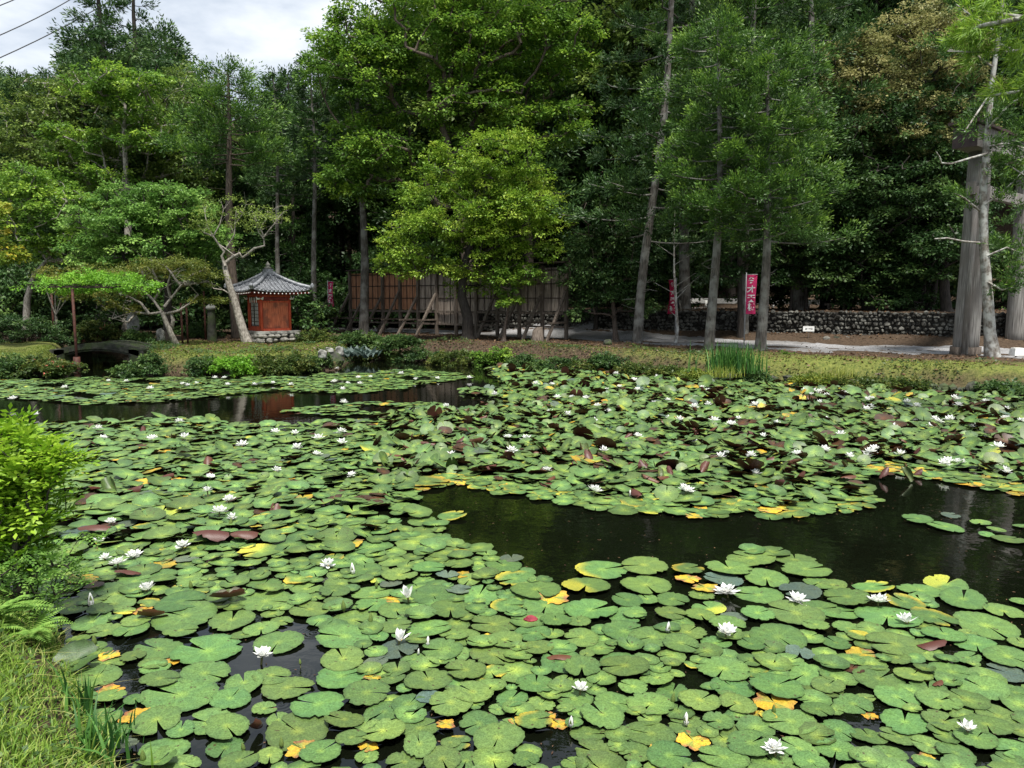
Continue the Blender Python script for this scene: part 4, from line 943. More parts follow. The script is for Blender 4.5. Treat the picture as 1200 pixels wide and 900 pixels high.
# dark blue sheeted pile in the shade
p = at(806, 393, .68); mb = MB().rock((0, 0, .75), (1.0, .8, 1.75), seed=3)
tag(mb.build('tarpaulin_pile', M['blue'], None, p + Vector((0, 1.6, 0))), 'dark blue sheeted pile in the shade behind the sapling', 'tarpaulin')

# ------------------------------------------------------------------ torii gate at the right
def torii():
    A = at(1131, 415, .6); B = at(1191, 407, .62); c = (A + B) / 2; d = (B - A); L = d.length; rz = math.atan2(d.y, d.x)
    t = empty('torii_gate', (A.x, A.y, .55), rz, 'tall weathered grey timber torii gate at the right side', 'torii')
    hgt = atY(1146, 178, A.y).z - .55; lean = .10
    for k, x in enumerate((0, L)):
        sg = 1 if k == 0 else -1; r = .36
        prof = [(r * (1.0 + .02 * math.sin(j)) * (1 - .14 * j / 10), j / 10 * hgt) for j in range(11)]
        mb = MB(); pts = [Vector((x + sg * lean * z / hgt * 1.6, 0, z)) for _, z in prof]; mb.tube(pts, [q[0] for q in prof], 20)
        pl = mb.build('pillar', M['torii'], t)
        MB().tube([Vector((x, 0, -.15)), Vector((x, 0, .28))], .43, 20).build('foot_sleeve', M['wood_post'], pl)
    # slim rear post beside the near pillar
    MB().tube([Vector((-.42, -.12, -.1)), Vector((-.22, -.1, hgt * .83))], [.10, .07], 10).build('stay_post', M['torii'], t)
    MB().box((L / 2, 0, hgt + .32), (L + 2.2, .62, .62)).build('lintel', M['torii'], t)
    MB().box((-1.115, 0, hgt + .32), (.03, .66, .66)).build('end_cap', M['copper'], t)
    MB().box((L / 2, 0, hgt + .68), (L + 2.6, .82, .08)).build('roof_board', M['copper'], t)
    MB().box((L / 2, 0, hgt * .82), (L + .9, .2, .36)).build('tie_beam', M['torii'], t)
    MB().box((L + .25, -.38, 2.6), (.24, .02, .22)).build('paper_notice', M['paper'], t)
torii()
fa = at(1142, 402, .65); fb = at(1260, 406, .65); f = empty('picket_fence', fa, math.atan2((fb - fa).y, (fb - fa).x), 'brown wooden picket fence behind the torii pillars', 'fence'); L = (fb - fa).length
for i in range(int(L / .28)): MB().box((i * .28, 0, .45), (.13, .05, 1.1 if i % 9 else 1.45)).build('picket', M['wood_post'], f)
for z in (.3, .75): MB().box((L / 2, .06, z), (L, .05, .08)).build('rail', M['wood_post'], f)
p = at(1192, 416, .62); mb = MB().box((0, 0, .09), (.34, .3, .2), taper=.85); mb.box((0, 0, .2), (.26, .22, .03)); tag(mb.build('ground_lamp', M['white'], None, p), 'small white box light on the bank at the right torii pillar', 'lamp')

# lichen covered tree and its branches at the right edge
def lichen_tree():
    Y = at(1163, 419, .6).y; P = [atY(x, y, Y) for x, y in [(1163, 420), (1160, 390), (1157, 340), (1153, 290), (1152, 230), (1156, 170), (1162, 100), (1172, 30), (1180, -60)]]
    P[0].z = hz(P[0].x, P[0].y) - .05
    t = empty('lichen_tree', P[0], 0, 'slim white lichened tree with tufted branches before the torii pillar', 'tree')
    o = P[0]; mb = MB(); r0 = 7 * mpp(Y); mb.tube([p - o for p in P], [r0 * 1.3] + [r0 * (1 - .1 * i) for i in range(1, 9)], 10, False)
    br = [[(1157, 180), (1135, 186), (1115, 192), (1103, 191), (1101, 184), (1097, 178)], [(1156, 172), (1180, 168), (1205, 175)], [(1154, 285), (1130, 283), (1110, 279), (1095, 280)],
          [(1160, 110), (1140, 140), (1130, 155)], [(1154, 240), (1175, 225), (1200, 200)], [(1156, 330), (1175, 340), (1195, 335)], [(1152, 250), (1130, 232), (1118, 226)], [(1165, 80), (1140, 62), (1110, 58), (1090, 55)], [(1168, 50), (1190, 60), (1215, 70)],
          [(1158, 150), (1185, 120), (1210, 110)], [(1170, 40), (1140, 20), (1120, 5)], [(1155, 200), (1175, 190), (1200, 205)], [(1156, 300), (1180, 290), (1205, 300)]]
    C = []; O = []
    rr_ = random.Random(31)
    for b in br:
        pts = [atY(x, y, Y - .9 * i / len(b) + rr_.uniform(-.1, .1)) - o for i, (x, y) in enumerate(b)]
        mb.tube(pts, [.036 * (1 - .7 * i / len(pts)) for i in range(len(pts))], 5, False)
        for i in range(1, len(pts)):
            for k in range(3):
                if b is br[0] and i > 0 or (b is br[2] and i < 4): continue
                q = pts[i - 1].lerp(pts[i], rr_.random()); C.append(tuple(q + Vector((rr_.uniform(-.15, .15), rr_.uniform(-.3, .3), rr_.uniform(-.05, .1))))); dd = (pts[i] - pts[i - 1]).normalized(); O.append(tuple(dd))
    for i in range(80):                                  # tufts up the stem on its right side
        y = rr_.uniform(-40, 330); p = atY(1156 + rr_.uniform(5, 52) * (1 if y > 110 else rr_.choice([-1, 1])), y, Y + rr_.uniform(-.8, .8)) - o; C.append(tuple(p)); O.append((rr_.uniform(-1, 1), rr_.uniform(-1, 1), 0))
    link('trunk', mb.mesh('trunk', M['bark_lichen']), t)
    r_ = np.random.default_rng(33); Pp, D, Nn, L, W, v = tuft_clumps(np.array(C), nrm(np.array(O)), .36, 80, .12, r_); Vv, Fc = leafquads(Pp, D, Nn, L, W, .1)
    link('crown', npmesh('crown', Vv, Fc, M['l_cedar'], v), t)
lichen_tree()
def near_bough():
    """long-needled bough hanging into the upper right corner from a tree standing on the right shore"""
    Y = 13.0; o = Vector((12.6, 13.0, 0)); t = empty('pine_tree', o, 0, 'bright long needled boughs hanging into the upper right corner', 'tree')
    o.z = 0; mb = MB(); mb.tube([Vector((0, 0, -.6)), Vector((.1, 0, 3)), Vector((-.1, .1, 6)), Vector((.1, 0, 9.5))], [.26, .22, .17, .06], 10, False)
    C = []; O = []; rr_ = random.Random(14)
    for b in ([(1450, 60), (1300, 40), (1230, 55), (1170, 62), (1110, 60)], [(1450, -20), (1300, 0), (1200, 20), (1140, 12)], [(1450, 110), (1280, 90), (1210, 105), (1160, 112)], [(1450, -60), (1290, -30), (1190, -12)], [(1450, 40), (1260, 10), (1150, 30), (1125, 45)]):
        pts = [atY(x, y, Y + rr_.uniform(-.3, .3)) - o for x, y in b]
        mb.tube(pts, [.06, .05, .035, .02, .01][:len(pts)], 5, False)
        for i in range(2, len(pts)):
            for k in range(7):
                q = pts[i - 1].lerp(pts[i], rr_.random()); C.append(tuple(q + Vector((rr_.uniform(-.12, .12), rr_.uniform(-.3, .3), rr_.uniform(-.08, .14))))); O.append((-.8, rr_.uniform(-.5, .5), -.3))
    for i in range(70):
        a = rr_.uniform(0, 6.28); z = rr_.uniform(6.5, 9.5); C.append((math.cos(a) * rr_.uniform(.3, 2), math.sin(a) * rr_.uniform(.3, 2), z)); O.append((math.cos(a), math.sin(a), 0))
    link('trunk', mb.mesh('trunk', M['bark_lichen']), t)
    r_ = np.random.default_rng(34); Pp, D, Nn, L, W, v = tuft_clumps(np.array(C), nrm(np.array(O)), .2, 90, .15, r_, wf=.1, up=.0); v = np.clip(v + .3, 0, 1); Vv, Fc = leafquads(Pp, D, Nn, L, W, .05)
    link('crown', npmesh('crown', Vv, Fc, M['l_pine'], v), t)
near_bough()

# twisted pale tree leaning over the shrine
def twisted():
    Y = at(292, 402, .6).y; o = atY(290, 403, Y); o.z = .55
    pa = lambda L: [atY(x, y, Y + random.uniform(-.08, .08)) - o for x, y in L]
    t = empty('twisted_tree', o, 0, 'pale twisted nearly bare tree leaning in front of the shrine', 'tree'); mb = MB()
    mb.tube(pa([(291, 404), (285, 388), (279, 368), (274, 350), (268, 332), (264, 316), (263, 306)]), [.24, .17, .15, .14, .12, .10, .09], 10, False)
    B = [([(264, 312), (260, 300), (263, 295), (256, 286), (250, 277), (238, 272)], .06), ([(264, 308), (273, 301), (281, 297), (284, 302), (290, 298), (298, 291), (310, 288), (309, 278), (305, 266)], .065), ([(309, 278), (315, 270), (322, 262), (327, 254)], .035),
         ([(256, 286), (265, 292), (278, 302)], .03), ([(309, 280), (303, 272), (300, 260)], .025), ([(250, 277), (243, 265), (240, 250)], .03), ([(250, 277), (258, 262), (262, 246)], .03), ([(262, 296), (275, 275), (276, 256)], .03), ([(305, 266), (312, 258), (314, 250)], .02), ([(271, 345), (262, 340), (250, 338)], .035), ([(322, 262), (318, 254), (320, 246)], .02), ([(322, 262), (330, 262)], .015), ([(305, 266), (297, 258)], .015), ([(276, 262), (285, 250), (288, 240)], .02)]
    tips = []
    for L, r in B:
        pts = pa(L); mb.tube(pts, [r * (1 - .6 * i / len(pts)) for i in range(len(pts))], 6, False)
        for k in range(4):
            p = pts[-1] if k else pts[-2]; q = p + Vector((random.uniform(-.5, .5), random.uniform(-.5, .5), random.uniform(0, .5))); mb.tube([p, p.lerp(q, .5) + Vector((0, 0, .05)), q], [.012, .008, .004], 4, False); tips.append(tuple(q))
    link('trunk', mb.mesh('trunk', M['bark_pale']), t)
    r_ = np.random.default_rng(5); e = ell_centres([(262, 250, 30, 16), (285, 262, 20, 12), (245, 262, 22, 12)], Y, 26, r_); e = e - np.array(tuple(o))
    C = np.vstack([np.array(tips), e]); P, D, Nn, L, W, v = broad_clumps(C, .26, 34, .07, .5, .2, r_); Vv, Fc = leafquads(P, D, Nn, L, W); link('crown', npmesh('crown', Vv, Fc, M['l_olive'], np.clip(v + .3, 0, 1)), t)
twisted()
# pale-branched spreading maple
def spreading():
    Y = at(206, 404, .6).y; o = atY(207, 404, Y); o.z = .55
    t = empty('maple_tree', o, 0, 'low pale branched maple with flat rust green canopy left of the shrine', 'tree'); mb = MB()
    pa = lambda L: [atY(x, y, Y + random.uniform(-.25, .25)) - o for x, y in L]
    mb.tube(pa([(207, 405), (201, 392), (194, 376), (190, 366)]), [.13, .10, .09, .08], 8, False); mb.tube(pa([(200, 390), (203, 375), (200, 366)]), [.08, .07, .05], 8, False)
    B = [[(190, 366), (175, 368), (160, 366), (145, 369), (131, 374)], [(190, 366), (180, 352), (168, 340), (166, 325), (168, 315)], [(192, 360), (200, 350), (212, 335), (225, 322), (240, 316)], [(194, 368), (210, 364), (222, 356), (232, 345)], [(180, 352), (188, 340), (183, 325), (178, 315)], [(175, 368), (165, 355), (150, 347), (140, 345)],
         [(200, 350), (196, 335), (200, 320)], [(212, 335), (204, 325), (195, 312)], [(160, 366), (150, 378), (140, 372)], [(168, 340), (150, 332), (130, 330), (110, 335)], [(212, 335), (222, 333), (245, 330)]]
    for L in B:
        pts = pa(L); mb.tube(pts, [.055 * (1 - .72 * i / len(pts)) for i in range(len(pts))], 6, False)
        for k in range(5):
            i = random.randint(1, len(pts) - 1); q = pts[i] + Vector((random.uniform(-.7, .7), random.uniform(-.6, .6), random.uniform(.1, .6))); mb.tube([pts[i], q], [.015, .005], 4, False)
    link('trunk', mb.mesh('trunk', M['bark_pale']), t)
    r_ = np.random.default_rng(6); e = ell_centres([(215, 312, 34, 12), (165, 316, 34, 10), (110, 330, 44, 12), (80, 322, 30, 10), (240, 325, 20, 9), (140, 345, 26, 8), (95, 345, 24, 6), (245, 350, 14, 6), (120, 318, 40, 10), (140, 360, 20, 5), (190, 305, 30, 6)], Y, 210, r_, dy=1.0); C = e - np.array(tuple(o))
    P, D, Nn, L, W, v = broad_clumps(C, .34, 80, .075, .22, .2, r_); Vv, Fc = leafquads(P, D, Nn, L, W); link('crown', npmesh('crown', Vv, Fc, M['l_rust'], v), t)
spreading()
# wisteria trellis with rusty posts
def trellis():
    pf = at(91, 437, .0); pb = at(64, 399, .6); t = empty('wisteria_trellis', (pf.x, pf.y, 0), 0, 'trellis on rusty posts topped by bright green wisteria at the left', 'trellis')
    o = Vector((pf.x, pf.y, 0)); zt = atY(91, 338, pf.y).z
    posts = [pf, pb, at(214, 402, .6), at(217, 402, .6) + Vector((0, .25, 0)), Vector((pf.x + 1.0, pb.y, .6))]
    for i, p in enumerate(posts): q = p - o; MB().tube([Vector((q.x, q.y, q.z - .3)), Vector((q.x, q.y, zt if i < 2 or i == 4 else atY(215, 355, p.y).z))], .042 if i < 2 else .04, 10).build('post', M['rust'], t)
    MB().tube([Vector((0, 0, -.2)), Vector((0, 0, .5))], .10, 12).build('post_shoe', M['rust'], t)
    for dy in (0, 1.2, 2.4): MB().box((.15, dy, zt + .05), (2.9, .06, .06)).build('beam', M['wood_dark'], t)
    for dx in (-1.2, -.5, .2, .9, 1.5): MB().box((dx, 1.2, zt + .11), (.04, 3.0, .04)).build('cross_bar', M['wood_dark'], t)
    r_ = np.random.default_rng(7); n = 90; ex = r_.uniform(-1.2, 1.6, n); e = np.column_stack([ex, r_.uniform(-.2, 2.7, n), zt + .12 + r_.uniform(0, .38, n) * (1 - .5 * (np.abs(ex) / 1.6) ** 2) + .1 * np.sin(ex * 3)])
    P, D, Nn, L, W, v = broad_clumps(e, .4, 110, .08, .25, .25, r_); Vv, Fc = leafquads(P, D, Nn, L, W)
    w_ = empty('wisteria', (pf.x, pf.y, 0), 0, 'bright green wisteria foliage lying on the trellis top', 'climber'); link('crown', npmesh('crown', Vv, Fc, M['l_wist'], v), w_)
    vb = MB()
    for k in range(4): vb.tube([Vector((pb.x - o.x + .1 * k, pb.y - o.y, .4)), Vector((pb.x - o.x + .1 - .05 * k, pb.y - o.y + .1, 1.5)), Vector((pb.x - o.x + .4 * k, pb.y - o.y - .4, zt + .15))], [.04, .03, .02], 6, False)
    vb.build('vine_stem', M['bark_pale'], w_)
trellis()
# stone arch bridge
def bridge():
    a = at(62, 412, .55); b = at(170, 410, .55); t = empty('stone_bridge', ((a.x + b.x) / 2, a.y + .3, 0), 0, 'dark low arched stone footbridge at the left bank', 'bridge'); L = (b.x - a.x) + .2; n = 14
    for nm, y0, y1, dz, th, mt in (('arch_slab', 0, 1.5, 0, .22, 'stone_dark'), ('near_kerb', -.10, .12, .06, .2, 'stone_dark'), ('far_kerb', 1.42, 1.64, .06, .2, 'stone_dark')):
        V = []; Fs = []
        for i in range(n + 1):
            x = -L / 2 + L * i / n; z = .50 + .27 * (1 - (2 * x / L) ** 2) + dz
            V += [(x, y0, z - th), (x, y1, z - th), (x, y1, z), (x, y0, z)]
        for i in range(n):
            for k in range(4): Fs.append((i * 4 + k, i * 4 + (k + 1) % 4, (i + 1) * 4 + (k + 1) % 4, (i + 1) * 4 + k))
        Fs += [(0, 1, 2, 3), (n * 4 + 3, n * 4 + 2, n * 4 + 1, n * 4)]
        mb = MB(); mb.add(V, Fs); mb.build(nm, M[mt], t)
    for sx in (-1, 1): MB().box((sx * (L / 2 - .1), .75, .1), (.5, 1.7, 1.0)).build('abutment', M['stone_dark'], t)
bridge()
# lantern post and monument
p = at(249, 400, .6); t = empty('stone_post', p, 0, 'dark stone post with pale cap between the maple and the shrine', 'stone post')
MB().lathe([(.2, -.1), (.19, .3), (.155, .8), (.15, 1.25)], 10).build('shaft', M['stone_dark'], t); MB().lathe([(.12, 1.25), (.21, 1.3), (.2, 1.38), (.05, 1.5), (.02, 1.52)], 12).build('cap', M['stone'], t)
p = at(158, 396, .6); mb = MB().rock((0, 0, .5), (.5, .35, 1.35), seed=9); tag(mb.build('standing_stone', M['stone'], None, p), 'pale standing stone left of the spreading maple trunk', 'stone')

# banners with vertical lettering
def banner(label, px, top, bot, foot, wpx, mat, side=1, yaw=0, text='弁才天様', Y=None, curl=.06):
    p = at(px, foot, .64); 
    if Y: p = atY(px, foot, Y); p.z = hz(p.x, p.y)
    s = mpp(p.y); t = empty('banner', p, yaw, label, 'banner'); zt, zb = atY(px, top, p.y).z - p.z, atY(px, bot, p.y).z - p.z
    MB().tube([Vector((0, 0, -.1)), Vector((0, 0, zt + .08))], .022, 8).build('pole', M['metal'], t)
    W = wpx * s * side; MB().tube([Vector((0, 0, zt + .01)), Vector((W, 0, zt + .01))], .012, 6).build('cross_arm', M['metal'], t)
    nu, nv = 6, 16; V = []
    f = lambda u, v: Vector((W * (u * .96 + .03) * (1 - .12 * math.sin(v * 3.1)), curl * math.sin(u * 3 + v * 5), zt - (zt - zb) * v))
    V = [f(i / nu, j / nv) for j in range(nv + 1) for i in range(nu + 1)]
    V2 = [v + Vector((0, .006, 0)) for v in V]; m = len(V)
    Fs = [(j * (nu + 1) + i, j * (nu + 1) + i + 1, (j + 1) * (nu + 1) + i + 1, (j + 1) * (nu + 1) + i) for j in range(nv) for i in range(nu)]
    mb = MB(); mb.add(V, Fs, True); mb.add(V2, [tuple(reversed(q)) for q in Fs], True); fl = mb.build('cloth', M[mat], t)
    n = len(text); ch = (zt - zb) / (n + .6)
    for i, cch in enumerate(text):
        cu = bpy.data.curves.new('lettering', 'FONT'); cu.body = cch; cu.size = min(abs(W) * .82, ch * .95); cu.align_x = 'CENTER'; cu.align_y = 'CENTER'; cu.materials.append(M['paper']); cu.offset = .008
        tmp = bpy.data.objects.new('t', cu); tm_ = bpy.data.meshes.new_from_object(tmp); bpy.data.objects.remove(tmp); lo = bpy.data.objects.new('lettering', tm_); col.objects.link(lo); v = (i + .8) / (n + .6); c = f(.5, v)
        lo.parent = fl; lo.location = c + Vector((0, -.012, 0)); lo.rotation_euler = (R(90), 0, math.atan2(curl * 3 * math.cos(1.5 + v * 5), W) if W > 0 else -math.atan2(curl * 3 * math.cos(1.5 + v * 5), -W))
banner('narrow pink banner on a metal pole between shrine and board wall', 385.5, 330, 359, 388, 6.5, 'banner', 1, 0)
banner('crimson banner hanging crumpled behind the staked sapling', 791, 328, 368, 396, -9, 'banner2', 1, 0, curl=.12)
banner('wide pink banner half hidden by the pale brown cedar trunk', 872, 322, 368, 400, 13, 'banner', 1, 0, Y=28.5)
banner('small faded red banner seen just right of the shrine wall', 346, 346, 362, 384, 4, 'banner2', 1, 0, text='弁才')
# sapling with stake
b = at(790, 401, .62); t = empty('sapling', b, 0, 'thin pale bare sapling left of the pale cedar trunks', 'tree'); Y = b.y; P0 = atY(788, 401, Y)
mb = MB(); pts = [atY(x, y, Y) - b for x, y in [(792, 402), (794, 385), (792, 350), (790, 320), (790, 280), (791, 240)]]; mb.tube(pts, [.07, .06, .05, .04, .025, .01], 8, False)
for a_, b_ in (((792, 335), (815, 320)), ((792, 345), (822, 322)), ((791, 352), (812, 330)), ((792, 345), (765, 330)), ((791, 310), (815, 295)), ((790, 300), (768, 285)), ((791, 290), (805, 275)), ((793, 372), (783, 362))): mb.tube([atY(*a_, Y) - b, atY(*b_, Y - .4) - b], [.018, .005], 4, False)
link('trunk', mb.mesh('trunk', M['bark_lichen']), t)
r_ = np.random.default_rng(8); e = ell_centres([(820, 322, 14, 5), (765, 330, 12, 6), (790, 265, 26, 20), (812, 292, 14, 8)], Y, 26, r_) - np.array(tuple(b)); P, D, Nn, L, W, v = broad_clumps(e, .28, 36, .08, .5, .2, r_); Vv, Fc = leafquads(P, D, Nn, L, W); link('crown', npmesh('crown', Vv, Fc, M['l_dark'], v), t)
tag(MB().tube([at(804, 395, .62) , atY(796, 352, at(804, 395, .62).y)], .035, 8).build('garden_stake', M['bark_pale']), 'pale wooden stake leaning toward the sapling', 'stake')
# power lines
for i, (a, b, lb) in enumerate((((-60, 62, 40), (130, -40, 60), 'lower power cable crossing the sky at upper left'), ((-60, 85, 40), (160, -35, 60), 'middle power cable crossing the sky at upper left'), ((-60, 30, 40), (80, -30, 60), 'topmost power cable at the upper left corner'))):
    a = [(-60, 66, 45), (-60, 94, 45), (-60, 28, 45)][i]; b = [(150, -45, 60), (200, -45, 60), (120, -60, 60)][i]
    A = atY(*a); B = atY(*b); pts = [A.lerp(B, k / 12) - Vector((0, 0, .5 * math.sin(math.pi * k / 12))) for k in range(13)]
    tag(MB().tube(pts, .03, 6).build('power_cable', M['wire']), lb, 'cable', 'power cables')
#PART2
# ------------------------------------------------------------------ water lilies
def proj(P):
    P = np.asarray(P, float); x, y, z = P[:, 0], P[:, 1], P[:, 2] - H
    d = y * math.cos(PITCH) - z * math.sin(PITCH); u = y * math.sin(PITCH) + z * math.cos(PITCH)
    return 600 + F * x / d, 450 - F * u / d, d
def inpoly(px, py, poly):
    c = False; n = len(poly)
    for i in range(n):
        x1, y1 = poly[i]; x2, y2 = poly[(i + 1) % n]
        if (y1 > py) != (y2 > py) and px < (x2 - x1) * (py - y1) / (y2 - y1) + x1: c = not c
    return c
GREEN = np.array([.100, .176, .040])
def padmesh(seed, n=40, rings=(0, .28, .58, .84, 1), kind='green', wave=.012, cup=0.0, serr=.016, fold=0.0, notch=None):
    """unit round leaf with a notch along +X, veins, wavy saw edge"""
    r_ = np.random.default_rng(seed); na = notch if notch is not None else r_.uniform(.05, .2); A = []; V = []; T = []
    ph = r_.uniform(0, 6.28, 6); ecc = r_.uniform(.92, 1.08); yph = r_.uniform(0, 6.28); nib = r_.uniform(0, 1, n + 1) < .05; tear = r_.integers(3, n - 3, 3 if seed % 3 == 0 else 1); lift = r_.uniform(.0, .09) * (seed % 2)
    for j, q in enumerate(rings):
        for i in range(n + 1):
            u = i / n; d = na * (1 if q > .9 else .55 + .4 * q) + .02; a = d + (2 * math.pi - 2 * d) * u
            if kind == 'yellow': q_w = .10 * math.sin(4 * a + ph[5]) + .08 * math.sin(9 * a + ph[0])
            else: q_w = 0
            rr_ = q * (1 + q_w + .03 * math.sin(2 * a + ph[0]) + .022 * math.sin(3 * a + ph[1]) + .014 * math.sin(5 * a + ph[2]))
            if q == 1: rr_ *= 1 + serr * (1 if i % 2 else -1) - (.05 if nib[i] else 0) - (.16 if (i in tear and n > 24) else 0) - .07 * (i in (0, n))
            z = wave * q * q * (math.sin(2 * a + ph[3]) + .7 * math.sin(3 * a + ph[4]) + .5 * math.sin(7 * a + ph[5]) * q) + cup * q ** 2.2 + lift * q ** 5 * max(0, math.sin(a + ph[1])) + (.006 if (i % 4 == 0) else 0) * (1 - q) * (q > 0) - .012 * (1 - q) ** 3
            if fold: z += fold * abs(math.sin(a)) ** 1.3 * q
            V.append((rr_ * math.cos(a) * ecc, rr_ * math.sin(a) / ecc, z))
            c = GREEN * (1 + .26 * (i % 4 == 0) * (1 - q * .5)) * (1 - .28 * (q == 1)); c = c * (1 + .6 * max(0, .18 - q) / .18 * np.array([1.6, 1, .3]))  # rim colour darkened to draw the shade line beneath the leaf edge
            yel = np.array([.52, .33, .025]); brn = np.array([.16, .07, .03])
            if kind == 'rim': k = np.clip((q - .6) / .35, 0, 1) * np.clip(.5 + 1.2 * math.sin(a * 1.5 + yph), 0, 1); c = c * (1 - k) + np.array([.42, .33, .03]) * k
            if kind == 'yellow': k = np.clip(.55 + .55 * math.sin(2 * a + yph) + .3 * math.sin(5 * a), 0, 1); c = yel * k + (np.array([.22, .25, .045]) if q < .7 else brn * 1.6) * (1 - k); c = c * (1 - .4 * (nib[i])) 
            if kind == 'patch': k = np.clip(.2 + 1.4 * math.sin(a + yph), 0, 1) * (q > .2); c = c * (1 - k) + np.array([.36, .36, .04]) * k
            if kind == 'grey': c = np.array([.085, .12, .075]) * (1 + .15 * (i % 4 == 0))
            if kind == 'brown': c = brn
            T.append(np.clip(c, 0, 1))
    Fc = []
    for j in range(len(rings) - 1):
        for i in range(n): a = j * (n + 1) + i; Fc.append((a, a + n + 1, a + n + 2, a + 1))
    return np.array(V), np.array(Fc), np.array(T)
def curl(V, ax, k):
    """roll a leaf about the axis so that its two sides turn up; k = how tight"""
    ca, sa = math.cos(ax), math.sin(ax); x = V[:, 0] * ca + V[:, 1] * sa; y = -V[:, 0] * sa + V[:, 1] * ca
    y = y * .82; k = k * (1 + .7 * x * x) * (1 + .15 * x); th = y * k; yy = np.sin(th) / k; zz = (1 - np.cos(th)) / k * .9 + V[:, 2] * .8 + .10 * x * x
    return np.stack([x * ca - yy * sa, x * sa + yy * ca, zz], 1)
PM = {}
def pm(kind, i, **kw):
    key = (kind, i)
    if key not in PM:
        V, Fc, T = padmesh(hash_(kind, i), kind=kind if kind not in ('curl', 'flip') else 'green', **kw)
        if kind == 'curl': V = curl(V, i * .7, 1.5 + .3 * (i % 3))
        PM[key] = npmesh('lily_pad', V, Fc, M['pad'], smooth=True, tint=T)
    return PM[key]
def hash_(k, i): return sum(map(ord, k)) * 31 + i * 7 + 5
TR = """116,792,25 127,810,16,y 102,818,13 130,818,17 158,820,14 211,816,42 181,786,18 188,800,22 270,820,23 116,842,25 140,854,16 160,840,18,y 184,847,29 212,857,17 244,846,28 266,856,28 264,876,22 148,877,13,g 192,878,27 240,792,30 286,802,25 214,898,22 168,899,14 280,897,22 134,868,12
428,668,20 310,684,19 312,704,31 330,728,14 334,688,12 359,690,19 363,716,25 369,700,14 400,684,20 392,696,18 391,707,12 438,695,24 440,709,24,r 468,677,21 458,686,13,g 442,667,14 502,668,20 496,680,14 508,699,26 464,717,23 528,716,27 415,726,27 404,748,33 464,737,19 502,738,27 532,746,18 466,761,25,g 444,748,13 485,773,15 518,764,25 402,772,29 440,776,15,g 326,754,28 306,738,20
538,664,18 590,664,24 550,680,16 604,679,24,r 561,698,28 594,711,19,r 628,693,32 640,711,30 648,702,20,y 578,733,26 544,748,24 592,752,22 624,744,21 651,730,19 678,731,15 682,748,22 629,760,21 532,768,20 578,768,28 692,716,32 705,670,30,r 687,688,27,p 735,707,19 736,722,22 732,741,28 688,768,9 718,755,9 730,777,27 660,776,28
755,665,28 757,688,30 880,655,29 932,656,24 945,670,27 960,684,21 854,668,27 898,679,27 806,669,20,r 806,680,14,y 826,691,15,y 822,698,15 848,680,23,g 889,697,26 938,694,24,g 758,704,15 788,704,20 831,712,20,p 860,723,16,g 888,722,20 786,720,18 821,723,19 853,735,22 932,722,31 960,714,25 912,748,35 800,730,15 806,743,21 764,748,26 744,723,13 839,754,18 880,758,17 956,736,16 798,757,22
1023,687,23,r 1078,692,25 1109,684,26,p 1129,704,28 1176,716,22 1156,733,36 1060,709,21,r 1094,726,25,r 1040,724,36 992,703,27 978,716,28 976,686,16 994,737,18 980,755,17 1008,748,15,p 1010,766,17,y 1106,746,23 1144,756,25 1050,758,32 1134,773,15 1134,742,10 1196,754,15 1084,765,21 1196,706,12 1182,771,28 1050,772,17
318,794,22 337,807,28 310,830,15 326,845,15 373,829,32 348,858,37 400,793,32 430,816,29 450,835,23 404,848,22 448,862,28 412,870,18 376,884,25 492,856,24 502,800,26 528,828,27 492,877,22 316,890,17 474,893,22 518,892,24 430,887,15 460,797,15 528,870,12 354,878,18,y 436,797,10,y 522,853,12,y
546,790,25 554,816,25 628,804,24 584,832,12 562,848,25 634,826,17 600,820,20 662,833,10 672,818,24 626,848,22,r 596,850,11 584,868,31 536,870,16,r 616,894,17 706,842,28 690,860,21 698,882,26 750,860,22 742,806,18 720,826,24 744,884,20 674,899,17 546,892,20 660,798,13 682,786,24 732,784,28 643,838,9,y 655,847,12,y 605,848,9,y
770,796,21 792,790,10 788,811,21 762,828,27 858,806,26 910,808,32 820,825,24 864,828,21 806,850,24 762,862,28 864,860,20 842,848,18 926,848,30 944,791,28 964,806,24 784,890,29 748,882,12 880,876,28 848,892,28 906,893,27 936,880,22 950,895,21 888,834,17,y 958,836,20 848,786,30 812,868,20,y 770,880,9,y 900,842,10,r
970,806,19 1000,825,22 982,856,21 1018,862,21 980,882,24 1060,848,29 1054,864,21 1106,848,24 1088,874,18 1040,887,23 1144,870,24 1156,854,25 1120,884,22 1188,880,22 1030,796,30 1088,808,22 1070,792,22 1116,788,28 1180,788,24,g 1152,810,28 1190,812,20 1050,818,25 1014,818,11 1100,824,25 1170,840,25 1085,888,14,y 1020,838,9,y 1082,796,9,y
126,690,17 134,708,24 108,730,24 124,740,20 154,740,21 160,730,18 216,724,37 212,708,30 226,684,18 272,728,27 186,762,26 242,762,40 212,741,19 284,744,14 190,674,18 158,682,22 156,771,15 126,778,20 180,781,17 92,752,13 114,759,11 168,717,10,y 128,770,12,y 200,777,12,y
1075,610,17 1108,618,19 1114,604,10,g 1149,614,12 1168,622,10 1156,627,9 1183,633,18 1198,617,10 448,571,17 470,580,20 500,567,26,r 474,597,19 495,611,18 530,606,17,r 497,621,16 410,612,20 455,620,18,r 418,625,17 388,612,18""".split()
traced = []
for e in TR:
    q = e.split(','); x, y, hw = map(float, q[:3]); k = {'y': 'yellow', 'r': 'rim', 'g': 'grey', 'p': 'patch'}[q[3]] if len(q) > 3 else 'green'
    p = at(x, y, .01); traced.append((p.x, p.y, hw / F * math.hypot(p.y, H * .35), k, x, y))
